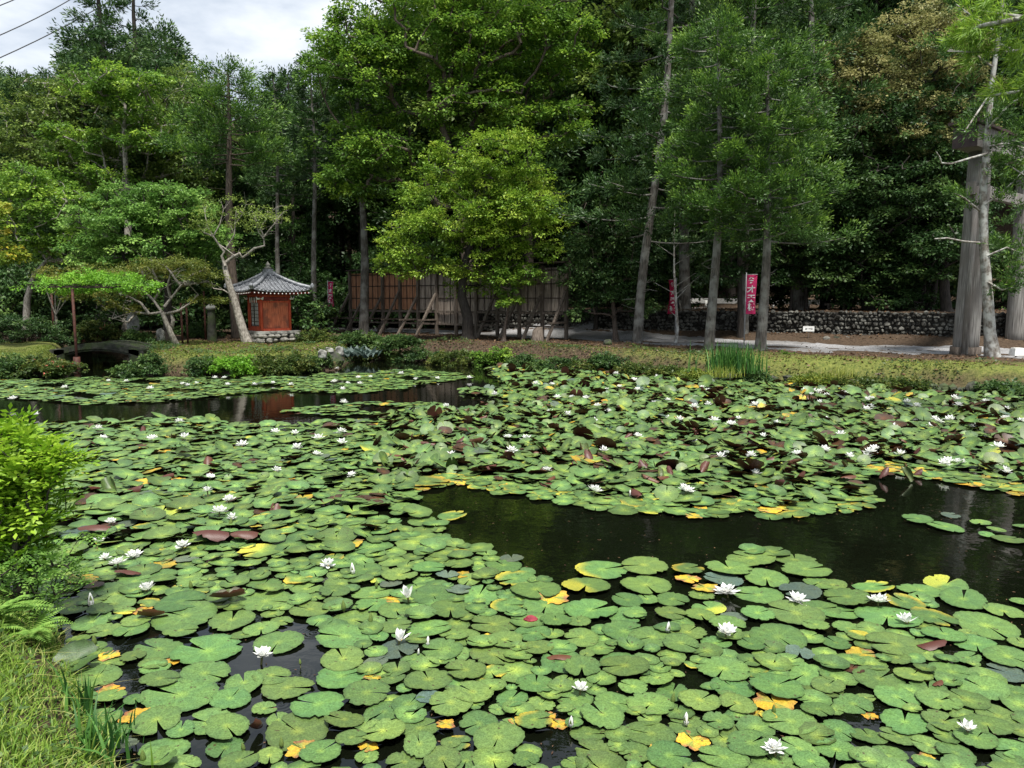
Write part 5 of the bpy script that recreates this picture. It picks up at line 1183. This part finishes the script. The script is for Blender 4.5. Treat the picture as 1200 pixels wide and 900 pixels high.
FIELD = [(-200, 502), (0, 502), (60, 498), (140, 493), (200, 491), (280, 497), (350, 501), (400, 493), (440, 495), (452, 489), (465, 483), (520, 481), (600, 478), (605, 468), (540, 463), (540, 458), (600, 456), (590, 447), (568, 436), (580, 430), (700, 436), (800, 443), (870, 448), (950, 453), (1050, 458), (1120, 462), (1200, 465), (1500, 478), (1500, 1000), (-500, 1000)]
STRIP = [(-100, 445), (60, 443), (200, 443), (330, 441), (420, 437), (470, 434), (520, 437), (560, 441), (540, 445), (490, 452), (470, 457), (400, 462), (330, 458), (285, 461), (230, 468), (180, 472), (100, 474), (0, 466), (-100, 466)]
STRIP2 = [(325, 484), (345, 480), (390, 476), (440, 472), (520, 474), (530, 480), (450, 487), (400, 487), (340, 487)]
POOL = [(480, 592), (492, 578), (512, 572), (545, 568), (590, 580), (655, 590), (700, 598), (790, 604), (830, 610), (870, 598), (905, 611), (960, 603), (985, 603), (1015, 594), (1030, 586), (1004, 572), (1010, 560), (1040, 557), (1090, 562), (1150, 574), (1210, 585), (1300, 600), (1300, 735), (1190, 715), (1150, 693), (1090, 678), (1050, 680), (1005, 676), (960, 660), (930, 650), (880, 646), (850, 656), (800, 662), (770, 656), (700, 657), (690, 665), (680, 680), (655, 685), (640, 680), (615, 668), (600, 655), (575, 650), (560, 640), (520, 632), (512, 612), (478, 600)]
NOFILL = [[(150, 715), (300, 715), (420, 760), (420, 900), (100, 905), (100, 800)], [(640, 650), (1300, 650), (1300, 775), (1100, 775), (1090, 700), (1060, 690), (1060, 740), (640, 740)], [(345, 728), (392, 733), (378, 775), (335, 790), (330, 770), (296, 785), (312, 755)], [(235, 806), (262, 768), (290, 775), (262, 806)], [(148, 895), (160, 860), (235, 865), (265, 888), (255, 905), (150, 905)],
          [(325, 818), (352, 805), (384, 812), (340, 842)], [(600, 850), (640, 842), (690, 862), (690, 900), (640, 900), (608, 870)], [(975, 845), (1010, 812), (1045, 835), (1000, 870), (1045, 900), (985, 890)], [(60, 725), (104, 722), (97, 760), (64, 775)], [(755, 786), (835, 786), (830, 812), (785, 815)], [(425, 590), (450, 608), (520, 640), (470, 605)]]
cell = .3; G = {}
def near(x, y, r, k):
    ci, cj = int(x // cell), int(y // cell)
    for i in range(ci - 2, ci + 3):
        for j in range(cj - 2, cj + 3):
            for (a, b, c) in G.get((i, j), ()):
                if (a - x) ** 2 + (b - y) ** 2 < (k * (r + c)) ** 2: return True
    return False
def put(x, y, r): G.setdefault((int(x // cell), int(y // cell)), []).append((x, y, r))
for x, y, r, *_ in traced: put(x, y, r)
rp_ = random.Random(21); fill = []
cand = []
for i in range(140000):
    y = 3.3 + (26 - 3.3) * rp_.random(); cand.append((rp_.uniform(-.75, .75) * y * 1.0, y))
cx, cy, _ = proj(np.array([(a, b, 0) for a, b in cand]))
sd_ = pond_sdf(np.array(cand))
for (x, y), px, py, s in zip(cand, cx, cy, sd_):
    if s > -.12 or px < -80 or px > 1290: continue
    inf, ins = inpoly(px, py, FIELD), inpoly(px, py, STRIP) or inpoly(px, py, STRIP2)
    if not (inf or ins) or inpoly(px, py, POOL): continue
    if inf and any(inpoly(px, py, q) for q in NOFILL): continue
    r = min(.20, max(.05, rp_.gauss(.116 if y > 8.5 else .138, .032)))
    if py > 650: r *= .72; kk = .66
    elif py > 600: kk = .60
    elif ins: kk = .58; r *= .95
    else: kk = .52
    if inf and px < 430 and py > 505 and kk < .6: kk = .54
    if ins and (math.sin(x * 1.7) * math.cos(y * 2.1 + x * .6) > .55): continue
    if near(x, y, r, kk): continue
    put(x, y, r); fill.append((x, y, r, px, py))
# individuals: traced and then the nearest of the rest
fill.sort(key=lambda e: e[1])
n_ind = max(0, 296 - len(traced)); ind = fill[:n_ind]; rest = fill[n_ind:]

FL = [  # px, py, half width px, label
 (307, 765, 12.5, 'open white flower with its dark reflection beside the sky lit gap at lower left'), (468, 747, 13, 'cup shaped white flower sitting on a round dark leaf'),
 (478, 696, 13, 'many petalled white flower just above the cup shaped one'), (680, 805, 11, 'fully open starry white flower alone in the lower centre'),
 (852, 690, 14, 'white flower before a greyish leaf with its reflection in black water'), (851, 738, 13, 'white flower resting on a round green leaf under the reflected flower'),
 (934, 700, 13, 'white flower right of the reflected one, on the edge of a brown tinged leaf'), (1029, 701, 14, 'wide open white flower at the far edge of the right hand leaves'),
 (1063, 726, 12, 'cupped white flower on a dark stem at the right, over a leaf edge'), (908, 874, 14, 'big open white flower with yellow centre at the bottom right'),
 (1134, 851, 13, 'loose pointed white flower near the right bottom corner'), (172, 688, 12, 'white flower raised on a stem at the left, over long leaves'),
 (384, 660, 10, 'white flower with drooping lower petals beside a white bud'), (214, 637, 10, 'white flower alone between the left cluster and the folded leaf'),
 (157, 649, 10, 'rightmost white flower of the cluster by the bush'), (138, 657, 11, 'largest white flower of the cluster by the bush'), (123, 652, 8, 'few petalled white flower, leftmost of the cluster by the bush'),
 (115, 633, 8, 'white flower half hidden by the tips of the bush'), (130, 610, 7, 'small white flower above the bush tips beside a brown leaf'), (257, 597, 10, 'widest white flower of the three above the red brown rolled leaf'),
 (268, 584, 8, 'upper white flower of the three above the red brown rolled leaf'), (272, 605, 7, 'lower right white flower of the three by the red brown rolled leaf'), (243, 573, 7, 'small white flower up left of the three flowers'), (246, 558, 6, 'small white flower farthest of the left hand group'),
 (412, 555, 6, 'small white flower beside a pale leaf left of the open pool'), (697, 573, 10, 'white flower at the far edge of the open pool, left of a pair'), (804, 572, 10, 'white flower at the far edge of the open pool, right of a pair'),
 (641, 549, 6.5, 'white flower among raised leaves beyond the open pool'), (886, 553, 7, 'round white flower among raised leaves above the right of the pool'), (851, 531, 6, 'white flower beside pinkish rolled leaves beyond the pool'),
 (324, 550, 6.5, 'white flower in the middle of the left leaf field'), (1179, 551, 8, 'white flower near the right picture edge beyond the pool')]
FLS = [(628, 450), (653, 466), (670, 466), (644, 483), (665, 486), (695, 494), (700, 476), (708, 529), (722, 438), (744, 446), (747, 457), (711, 457), (766, 473), (783, 469), (830, 458), (830, 475), (814, 477), (837, 493), (857, 498), (865, 491), (880, 534), (909, 497), (968, 492), (985, 510), (960, 462), (1016, 480), (1021, 467), (1063, 472), (1074, 476), (952, 496), (1025, 526), (1055, 533), (1100, 495), (1112, 492), (1155, 471), (1180, 480), (1123, 475), (1170, 524), (659, 435), (770, 432 + 10), (600, 529), (528, 534), (595, 513), (580, 463), (523, 476), (550, 443), (513, 444), (487, 445), (470, 438), (434, 442), (420, 443), (402, 457), (395, 432), (252, 443), (175, 456), (127, 447), (341, 451), (320, 449), (15, 468), (42, 487), (115, 502), (121, 514), (178, 515), (216, 513), (210, 494), (284, 522), (323, 507), (346, 509), (348, 525), (373, 514), (372, 533), (401, 520), (400, 506), (403, 472)]
_rf = random.Random(3)
for _k in range(46):
    _x = _rf.uniform(560, 1200); _lo = float(np.interp(_x, [560, 700, 870, 1050, 1200], [440, 440, 452, 463, 470])); FLS.append((_x, _lo + (545 - _lo) * _rf.random() ** 1.5))
for _k in range(12): FLS.append((_rf.uniform(60, 430), _rf.uniform(443, 456)))
def petal_mesh():
    V = []; Fc = []
    for j in range(6):
        q = j / 5; wv = .20 * math.sin(math.pi * min(1, q * .80 + .14)) ** .8 * (1 if q < 1 else .05)
        for i in (-1, 0, 1): V.append((q, i * wv, .10 * abs(i) * (1 - q * .4) * .6 + .10 * q * q))
    for j in range(5):
        for i in range(2): a = j * 3 + i; Fc.append((a, a + 1, a + 4, a + 3))
    return np.array(V), np.array(Fc)
PV, PF = petal_mesh(); petal_me = npmesh('petal', PV, PF, M['petal'], smooth=True)
def whorls(rr_, full):
    L = []
    spec = ((8, rr_.choice([4, 10, 20]), 1.0), (8, 28, .98), (7, 46, .88), (6, 60, .72)) if full == 2 else ((6, 12, 1.0), (7, 42, .95), (5, 66, .8)) if full == 1 else ((5, 35, 1), (5, 62, .95), (4, 75, .85))
    do = rr_.uniform(-7, 14); 
    for n, el, ln in spec:
        o = rr_.uniform(0, 6.28); n = n - rr_.choice([0, 0, 1, 2]); el = min(84, el + do * (el > 8))
        for i in range(n): L.append((o + i * 6.283 / n + rr_.uniform(-.14, .14), R(el + rr_.uniform(-9, 9)), ln * rr_.uniform(.84, 1.08)))
    return L
stam = MB()
for i in range(20):
    a = i * 2.4; q = .03 + .1 * (i % 4) / 4; stam.tube([(q * math.cos(a), q * math.sin(a), .02), (q * 1.7 * math.cos(a), q * 1.7 * math.sin(a), .30 - q)], [.022, .012], 4)
stam_me = stam.mesh('stamens', M['yellow'])
def flower(px, py, hw, label, i):
    rr_ = random.Random(i); zf = rr_.uniform(.03, .06) if py > 640 else rr_.uniform(.05, .1); p = at(px, py + hw * .35, zf); r = hw / F * math.hypot(p.y, H * .4) * 1.14
    t = empty('water_lily_flower', p, 0, label, 'flower'); full = 0 if 'cup' in label else 1 if ('few' in label or 'loose' in label) else 2
    t.rotation_euler = (R(rr_.uniform(-14, 14)), R(rr_.uniform(-14, 14)), rr_.uniform(0, 6))
    for a, e, ln in whorls(rr_, full):
        o = link('petal', petal_me, t); o.rotation_euler = (0, -e, a); s = r * ln * (1.15 if full == 0 else 1); o.scale = (s, s * 1.05, s)
    o = link('stamens', stam_me, t); o.scale = (r * 1.15,) * 3
    m = MB(); m.tube([(0, 0, -zf - .1), (0, 0, .0)], .007, 6); m.build('stem', M['stem'], t)
for i, (px, py, hw, lb) in enumerate(FL): flower(px, py, hw, lb, i)
far_me = []
for s in range(4):
    V = []; Fc = []; rr_ = random.Random(90 + s)
    for a, e, ln in whorls(rr_, 2 - s % 2):
        m = np.array(Matrix.Rotation(a, 3, 'Z') @ Matrix.Rotation(-e, 3, 'Y')) * ln; b = len(V) * len(PV); V.append(PV @ m.T); Fc.append(PF + b)
    far_me.append(npmesh('flower', np.vstack(V), np.vstack(Fc), M['petal'], smooth=True))
for i, (px, py) in enumerate(FLS):
    rr_ = random.Random(500 + i); z = rr_.uniform(.05, .14); p = at(px, py, z); r = rr_.uniform(.085, .12)
    g, lb = ('white flowers far out on the right', 'small white water lily flower standing in the crowded leaves before the right shore') if px > 600 and py < 540 else ('white flowers in the strip before the shrine', 'small white water lily flower in the leaf strip between channel and far bank') if py < 490 else ('white flowers in the left leaf field', 'small white water lily flower in the far part of the left leaf field')
    t = empty('water_lily_flower', p, rr_.uniform(0, 6), lb, 'flower', g)
    o = link('petals', far_me[i % 4], t); o.scale = (r, r, r * .9); o = link('stamens', stam_me, t); o.scale = (r,) * 3
# buds
bud_p = MB().lathe([(.02, 0), (.35, .15), (.45, .5), (.36, .95), (.18, 1.35), (.02, 1.6)], 10); bud_w = bud_p.mesh('petals', M['petal']); bud_g = bud_p.mesh('closed_sepals', M['sepal'])
sepm = MB()
for k in range(4):
    a0 = k * math.pi / 2; sepm.add([Vector((r * math.cos(a0 + d), r * math.sin(a0 + d), z)) for z, r, w_ in ((0, .1, .5), (.3, .44, .55), (.7, .46, .45), (1.05, .36, .2), (1.25, .26, .02)) for d in (-w_, w_)], [(2 * j, 2 * j + 1, 2 * j + 3, 2 * j + 2) for j in range(4)], True)
sep_me = sepm.mesh('sepal', M['sepal'])
BUD = [(414, 673, 9, 'w', 'white tipped bud just right of the drooping petalled flower'), (501, 757, 8, 'w', 'opening yellowish white bud right of the cup shaped flower'), (403, 716, 9, 'g', 'upright green bud left of the bare centred leaf'), (434, 731, 9, 'g', 'pointed green bud beside the cup flower leaf'), (441, 689, 6, 'g', 'little green bud left of the many petalled flower'),
       (782, 741, 9, 'w', 'closed pale green bud in black water right of centre'), (669, 852, 10, 'w', 'tall white bud below the lone starry flower'), (804, 850, 11, 'w', 'slim white bud on a leaf above the orange curled leaf'), (907, 836, 8, 'g', 'green bud above the bottom right open flower'), (788, 824, 9, 'g', 'olive bud left of the slim white bud'),
       (107, 711, 11, 'w', 'leaning white bud by the sky lit water near the bush'), (72, 733, 10, 'g', 'dark green bud nearest the fern'), (111, 756, 9, 'g', 'dark green bud over the upturned leaf'), (224, 690, 7, 'g', 'green bud right of the stemmed white flower'), (286, 880, 8, 'g', 'dark green bud on the leaves at the bottom left'), (330, 876, 9, 'g', 'dark green bud over the yellow curled leaf'), (168, 893, 11, 'g', 'stout green bud before the raised leaf at the bottom'),
       (352, 779, 5, 'g', 'tiny dark bud in the sky lit gap'), (739, 583, 6, 'w', 'white bud between the pair of pool edge flowers'), (270, 617, 7, 'g', 'green bud below the lower right flower of the three'), (490, 767, 5, 'w', 'small yellow opening bud below the cup flower')]
for i, (px, py, h_, k, lb) in enumerate(BUD):
    p = at(px, py, .02); s = h_ / F * p.y; t = empty('water_lily_bud', p, i, lb, 'flower bud'); tl = (R(30), 0) if 'leaning' in lb else (R((i * 37) % 14 - 7), R((i * 53) % 14 - 7))
    t.rotation_euler = (tl[0], tl[1], i); t.scale = (s * .75, s * .75, s)
    link('petals', bud_w, t) if k == 'w' else link('closed_sepals', bud_g, t)
    if k == 'w': link('sepal', sep_me, t)
    MB().tube([(0, 0, -2.2), (0, 0, .1)], .13, 6).build('stem', M['stem'], t)

# individual leaves with labels that name what they lie beside
lm = [(px, py, lb.split(',')[0]) for px, py, hw, lb in FL if py > 630] + [(px, py, lb) for px, py, h_, k, lb in BUD if py > 630]
allp = [(x, y, r, k, px, py) for x, y, r, k, px, py in traced] + [(x, y, r, rp_.choice(['green'] * 14 + ['rim', 'grey', 'yellow']), px, py) for x, y, r, px, py in ind]
lab = {}
for (lx, ly, ln) in lm:
    for dn, f in (('left of', lambda a, b: b[0] < a[0] and abs(b[1] - a[1]) < .8 * abs(b[0] - a[0])), ('right of', lambda a, b: b[0] > a[0] and abs(b[1] - a[1]) < .8 * abs(b[0] - a[0])), ('in front of', lambda a, b: b[1] > a[1] and abs(b[0] - a[0]) < 1.2 * abs(b[1] - a[1])), ('behind', lambda a, b: b[1] < a[1] and abs(b[0] - a[0]) < 1.2 * abs(b[1] - a[1]))):
        c = [(math.hypot(e[4] - lx, 1.6 * (e[5] - ly)), i) for i, e in enumerate(allp) if f((lx, ly), (e[4], e[5])) and i not in lab]
        if c and min(c)[0] < 60: lab[min(c)[1]] = (dn, ln)
for (lx, ly, ln) in lm:
    for dn, f in (('left of', lambda a, b: b[0] < a[0] and abs(b[1] - a[1]) < .8 * abs(b[0] - a[0])), ('right of', lambda a, b: b[0] > a[0] and abs(b[1] - a[1]) < .8 * abs(b[0] - a[0])), ('in front of', lambda a, b: b[1] > a[1] and abs(b[0] - a[0]) < 1.2 * abs(b[1] - a[1]))):
        c = [(math.hypot(e[4] - lx, 1.6 * (e[5] - ly)), i) for i, e in enumerate(allp) if f((lx, ly), (e[4], e[5])) and i not in lab]
        if c and min(c)[0] < 75: lab[min(c)[1]] = ('second ' + dn, ln)
look = {'green': 'green lily pad', 'rim': 'yellow edged lily pad', 'yellow': 'yellow dying lily pad', 'grey': 'dull grey green lily pad', 'patch': 'yellow patched lily pad'}
for i, (x, y, r, k, px, py) in enumerate(allp):
    rr_ = random.Random(i * 3 + 1); nm = i % (8 if k == 'green' else 3)
    me = pm(k, nm, cup=(.05 if (k == 'green' and nm == 6) else 0), wave=.035 if k == 'yellow' else .014)
    o = link('lily_pad', me, None, (x, y, .008 + rr_.uniform(0, .032) - (.006 if k == 'yellow' else 0)))
    tl = R(2.3); o.rotation_euler = (rr_.gauss(0, tl), rr_.gauss(0, tl), rr_.uniform(0, 6.283)); o.scale = (r * 1.04, r * rr_.uniform(.93, 1.04), r)
    g_ = rr_.uniform(.72, 1.25); hh = rr_.uniform(-.16, .16); o.color = (g_ * (1 + hh), g_, g_ * (1 - hh * .5), 1)
    if i in lab: tag(o, look[k] + (' next ' if 'second' not in lab[i][0] else ' ') + lab[i][0] + ' ' + ' '.join(lab[i][1].split()[:7]), 'lily pad', 'water lily leaves in the near pond')
    else: tag(o, {'green': 'plain green lily pad lying among others in the near pond, away from any flower', 'rim': 'yellow edged lily pad among green ones, away from any flower', 'yellow': 'yellow dying lily pad between green ones, away from any flower', 'grey': 'dull grey green lily pad, away from any flower', 'patch': 'yellow patched lily pad away from any flower'}[k], 'lily pad', 'water lily leaves in the near pond')
# special near leaves
def special(px, py, hw, ax, k, rx, ry, rz, lb, z=.03, kind='green', tint=(1, 1, 1), fold=0, notch=.1):
    V, Fc, T = padmesh(int(px), kind=kind, n=32, wave=.07, notch=notch); V = curl(V, ax, k); p = at(px, py, z); r = hw / F * p.y * 1.1
    o = link('lily_pad', npmesh('lily_pad', V, Fc, M['pad'], smooth=True, tint=T * np.array(tint)), None, p); o.scale = (r,) * 3; o.rotation_euler = (R(rx), R(ry), R(rz)); tag(o, lb, 'lily pad', 'curled and upturned lily leaves')
special(88, 774, 26, 0, .8, 28, -12, 25, 'upturned cupped dark green leaf beside the lower left bank', .06, tint=(.45, .5, .5))
special(183, 893, 29, 1.2, .7, -16, 6, 60, 'large raised green leaf with its rim lifted behind the stout bud', .05)
special(267, 700, 20, .3, 1.7, -14, 0, 10, 'red brown folded leaf with a pale grey inside left of centre', .07, tint=(.55, .3, .3))
special(301, 853, 14, 1.0, 2.3, -50, 0, 35, 'small dark brown curled leaf beside round leaves at the bottom', .05, tint=(.3, .2, .2), kind='brown')
special(249, 621, 22, 0, 1.7, 158, 4, 4, 'smooth red brown rolled leaf below the three flowers', .14)
special(150, 668, 15, .2, 1.1, 160, 10, 8, 'red brown turned over leaf beside the cluster by the bush', .06)
special(112, 615, 17, .2, 1.6, 165, 0, 8, 'humped dark red brown leaf near the bush tips', .12)
special(656, 767, 15, 0, 1.5, 160, 0, 2, 'brown folded leaf edge under pale leaves in the centre foreground', .03)
special(1090, 752, 18, 0, 1.5, 150, -8, 12, 'brown folded leaf over black water below the cupped flower', .04)
special(1098, 799, 9, 0, 1.4, 155, 0, 40, 'small brown rolled leaf beside an orange scrap at the right', .03)
special(178, 722, 16, .5, 1.5, -30, 0, 0, 'leaf with rolled up dark rim at the left of the big notched leaf', .04, tint=(.6, .6, .6))
tag(MB().rock((0, 0, .02), (.10, .06, .055), seed=4).build('wilted_flower', M['wilt'], None, at(622, 729, .01)), 'dark crimson wilted flower lying between leaves in the centre', 'flower')
# rolled red-brown leaves standing out of the crowd
RC = [(462, 532), (475, 523), (478, 543), (500, 533), (483, 515), (521, 520), (563, 520), (543, 485), (564, 490), (633, 500), (647, 502), (734, 500), (633, 525), (588, 530), (547, 533), (530, 542), (693, 533), (683, 526), (718, 540), (737, 543), (758, 547), (677, 545), (780, 495), (712, 517), (167, 503), (215, 530), (242, 543), (130, 571), (110, 570), (190, 560), (318, 600), (285, 622), (202, 513), (157, 571)]
rc_me = []
for s in range(5):
    V, Fc, T = padmesh(700 + s, n=28, kind='green', wave=.08); V = curl(V, .3 * s, 1.5 + .3 * s); rc_me.append(npmesh('rolled_leaf', V, Fc, M['pad'], smooth=True, tint=T * .6))
for i in range(150):
    if i < len(RC): px, py = RC[i]
    else:
        px = rp_.uniform(470, 1215); lo = float(np.interp(px, [470, 600, 800, 950, 1050, 1200], [488, 445, 450, 460, 465, 472])); hi = float(np.interp(px, [470, 600, 800, 1000, 1200], [550, 565, 585, 560, 560])); py = rp_.uniform(lo, hi)
    p = at(px, py, rp_.uniform(.04, .12)); o = link('rolled_leaf', rc_me[i % 5], None, p); r = rp_.uniform(.08, .13) * (1.25 if i < 34 else .9); o.scale = (r, r, r)
    o.rotation_euler = (rp_.choice([1, 1, 0]) * math.pi + R(rp_.uniform(-35, 35)), R(rp_.uniform(-65, 65)), rp_.uniform(0, 6.28)); o.color = (rp_.uniform(.8, 1.3), rp_.uniform(.8, 1), rp_.uniform(.8, 1), 1)
    wh_ = ('among the flat leaves of the left field' if px < 440 else 'in the crowd beyond the left part of the open pool' if px < 700 and py > 500 else 'in the crowd beyond the right part of the open pool' if py > 500 else 'in the far crowd below the lime tree and board wall' if px < 720 else 'in the far crowd below the paired pale trunks' if px < 950 else 'in the far crowd below the mossy right bank')
    tag(o, 'red brown rolled lily leaf ' + wh_, 'lily pad', 'rolled lily leaves ' + wh_)
# the rest of the leaves, beyond counting
base = [padmesh(900 + i, n=20, rings=(0, .5, 1), kind=k, wave=.03, cup=c, serr=.03) for i, (k, c) in enumerate((('green', 0), ('green', .12), ('green', -.08), ('green', .05), ('rim', 0), ('yellow', 0), ('grey', 0), ('patch', 0), ('green', .2)))]
VV = []; FF = []; TT = []; off = 0
for x, y, r, px, py in rest:
    crowd = 1.0 if (px > 440 and py < 600 and inpoly(px, py, FIELD)) else (.45 if 490 < py < 640 else .12)
    if px > 440 and py > 560: crowd *= .55
    pool_edge = crowd and inpoly(px, py + 14, POOL)
    k = rp_.choice([0, 1, 2, 3, 0, 3, 8, 1]) if rp_.random() > (.06 if py > 500 else .10) else rp_.choice([4, 4, 6, 7, 5])
    if pool_edge: k = rp_.choice([0, 3, 4, 5, 7, 0, 0]); crowd = .1
    V, Fc, T = base[k]; a = rp_.uniform(0, 6.283); tx, ty = rp_.gauss(0, R(24 if rp_.random() < .2 else 9) * crowd + R(1)), rp_.gauss(0, R(24 if rp_.random() < .2 else 9) * crowd + R(1))
    m = np.array(Matrix.Rotation(tx, 3, 'X') @ Matrix.Rotation(ty, 3, 'Y') @ Matrix.Rotation(a, 3, 'Z'))
    P = V @ m.T * r; P[:, 2] += .01 + abs(math.sin(tx)) * r * .6 + abs(math.sin(ty)) * r * .6 + rp_.uniform(0, .05) * crowd + rp_.uniform(0, .012); P[:, 2] = np.maximum(P[:, 2], .004); P[:, 0] += x; P[:, 1] += y
    g_ = rp_.uniform(.7, 1.25) * (1.05 if crowd < .5 else .95); hh = rp_.uniform(-.12, .12)
    T2 = T * g_ * np.array([1 + hh, 1, 1 - hh])
    if rp_.random() < .07 * crowd and k < 4: T2 = T * np.array([1.0, .26, .4]) * .55
    VV.append(P); FF.append(Fc + off); TT.append(T2); off += len(V)
tag(link('lily_pads', npmesh('lily_pads', np.vstack(VV), np.vstack(FF), M['pad'], smooth=True, tint=np.vstack(TT))), kind='stuff')
print('pads', len(traced), len(rest))

# bits of leaf, pollen and foam afloat on the open water
r_ = np.random.default_rng(321); n = 9000; yy = r_.uniform(3.6, 24, n); Q = np.column_stack([r_.uniform(-.72, .72, n) * yy, yy]); k = pond_sdf(Q) < -.1; Q = Q[k][:2600]; m = len(Q)
Vv, Fc = leafquads(np.column_stack([Q, np.full(m, .004)]), np.column_stack([r_.normal(size=(m, 2)), np.zeros(m)]), np.tile([[0, 0, 1.]], (m, 1)), r_.uniform(.006, .035, m), r_.uniform(.004, .014, m), .02)
tag(link('floating_debris', npmesh('floating_debris', Vv, Fc, M['l_litter'], r_.uniform(0, 1, m))), kind='stuff')
# ------------------------------------------------------------------ near bank at the lower left
r_ = np.random.default_rng(400)
def near_ground(n, smin, smax, r_, xlo=-6, xhi=-1.2, ylo=2.6, yhi=8):
    Q = np.column_stack([r_.uniform(xlo, xhi, n), r_.uniform(ylo, yhi, n)]); s = pond_sdf(Q); k = (s > smin) & (s < smax); return Q[k]
Q = near_ground(105000, .03, 2.2, r_); Qz = height(Q)
dens = np.sin(Q[:, 0] * 6) * np.cos(Q[:, 1] * 5) + r_.normal(0, .6, len(Q)) > -.8; Q = Q[dens]; Qz = Qz[dens]
tag(link('bank_grass', blades('bank_grass', np.column_stack([Q, Qz - .01]), .085, .0095, .8, 'l_grass', r_, vhi=.75)), kind='stuff')
Q = near_ground(9000, -.02, .35, r_); 
tag(link('dry_grass', blades('dry_grass', np.column_stack([Q, height(Q) - .01]), .11, .006, 1.6, 'l_grass', r_, vlo=.8)), kind='stuff')
Q = near_ground(16000, .02, 2, r_); m = len(Q); Vv, Fc = leafquads(np.column_stack([Q, height(Q) + r_.uniform(0, .07, m)]), r_.normal(size=(m, 3)) * [1, 1, .3], r_.normal(size=(m, 3)) * .4 + [0, 0, 1], r_.uniform(.02, .05, m), r_.uniform(.015, .03, m))
tag(link('bank_weeds', npmesh('bank_weeds', Vv, Fc, M['l_shrub'], r_.uniform(.3, 1, m))), kind='stuff')
# broad bladed waterside grass
def leafy_grass(label, px, py, n, hgt, spread, wid, mat, seed, lean=.45):
    p = at(px, py, .05); r2 = np.random.default_rng(seed); P = r2.normal(0, spread, (n, 3)) * [1, 1, 0]
    tag(link('waterside_grass', blades('waterside_grass', P, hgt, wid, lean, mat, r2, seg=4), None, p), label, 'grass tuft')
leafy_grass('tall broad bladed green grass at the water edge, lower left corner', 118, 880, 60, .24, .09, .018, 'l_iris', 1, .6)
leafy_grass('upright light green blades over the leaves above the corner grass', 96, 835, 22, .26, .06, .02, 'l_iris', 2, .4)
leafy_grass('pale weedy blades on the bank below the fern', 78, 905, 70, .16, .12, .012, 'l_grass', 3, .7)
def fern(label, px, py, z, n, L, seed, mat):
    p = at(px, py, z); rr_ = random.Random(seed); t = empty('fern', p, 0, label, 'fern')
    for f in range(n):
        a = rr_.uniform(0, 6.28); o = Vector((math.cos(a), math.sin(a), 0)); s = Vector((-o.y, o.x, 0)); P = []; D = []; Ls = []; el = rr_.uniform(.5, 1.2)
        for j in range(18):
            q = j / 18; c = o * L * q * math.cos(el * (1 - .4 * q)) + Vector((0, 0, L * (q * math.sin(el) - .5 * q * q)))
            for sg in (-1, 1): P.append(tuple(c)); D.append(tuple(s * sg + o * .35)); Ls.append(L * .26 * math.sin(math.pi * (q * .85 + .12)))
        n_ = len(P); Vv, Fc = leafquads(np.array(P), np.array(D), np.tile([[0, 0, 1.]], (n_, 1)), np.array(Ls), np.array(Ls) * .22 + .003)
        link('frond', npmesh('frond', Vv, Fc, M[mat], np.random.default_rng(seed + f).uniform(.4, .9, n_)), t)
fern('yellow green fern on the bank below the bush', 36, 742, .18, 12, .27, 1, 'l_maple')
fern('darker fern half hidden under the bush at the left edge', 2, 720, .3, 12, .32, 2, 'l_maple')
#fern('small fern at the water edge beside the dark bud', 52, 762, .1, 10, .26, 3, 'l_bush')
# bright compound-leaved bush
def bush(label, base, ells, Y, nsp, mat, seed, Ls=.2, lf=.045, name='bush', spread=1.0, npairs=5):
    r2 = np.random.default_rng(seed); b = atY(*base, Y); b.z = hz(b.x, b.y) - .03; o = np.array(tuple(b))
    C = ell_centres(ells, Y, nsp, r2, dy=1.0, shell=.6) - o
    t = empty(name, b, 0, label, 'bush')
    mb = skeleton([(0, 0, 0), (.02, 0, .2), (.0, .03, .4), (.03, 0, .6)], (.035, .018), C[::3], .0032); link('stems', mb.mesh('stems', M['bark_dark']), t)
    P = []; D = []; Nn = []; L = []; v = []
    cen = C.mean(0)
    for c in C:
        o_ = c - cen; o_[2] = abs(o_[2]) * .3 + .12; o_ = o_ + r2.normal(0, .22, 3); o_ /= np.linalg.norm(o_); s = np.cross(o_, [0, 0, 1]); s /= np.linalg.norm(s) + 1e-6; up = np.cross(s, o_); Lr = Ls * r2.uniform(.6, 1.2); cv = r2.uniform(.2, .8)
        for j in range(npairs + 1):
            q = (j + .6) / (npairs + .6); pos = c + o_ * Lr * (q - .5) - np.array([0, 0, .25 * Lr * q * q])
            for sg in ((-1, 1) if j < npairs else (0,)):
                P.append(pos); D.append(s * sg + o_ * (.45 if sg else 1)); Nn.append(up + r2.normal(0, .25, 3)); L.append(lf * r2.uniform(.75, 1.2) * (1 - .3 * abs(q - .6))); v.append(np.clip(cv + .25 * (c[2] > .55) + r2.normal(0, .1), 0, 1))
    Vv, Fc = leafquads(np.array(P), np.array(D), np.array(Nn), np.array(L), np.array(L) * .5, .12)
    link('foliage', npmesh('foliage', Vv, Fc, M[mat], np.array(v)), t)
YB = 5.3
bush('bright yellow green bush with feathery leaves at the left edge', (6, 715), [(5, 545, 46, 36), (42, 545, 44, 26), (72, 540, 26, 14), (18, 500, 20, 16), (0, 600, 46, 46), (45, 590, 34, 30), (-40, 570, 50, 70), (20, 640, 40, 30), (30, 530, 50, 30)], YB, 1050, 'l_bush', 1, lf=.062, Ls=.24)
bush('darker green leafy plant reaching over the water below the bright bush', (20, 725), [(40, 660, 40, 22), (70, 680, 34, 20), (5, 680, 40, 30), (90, 660, 16, 10), (30, 710, 36, 18), (100, 632, 26, 6)], YB - .15, 330, 'l_maple', 2, Ls=.15, lf=.038)
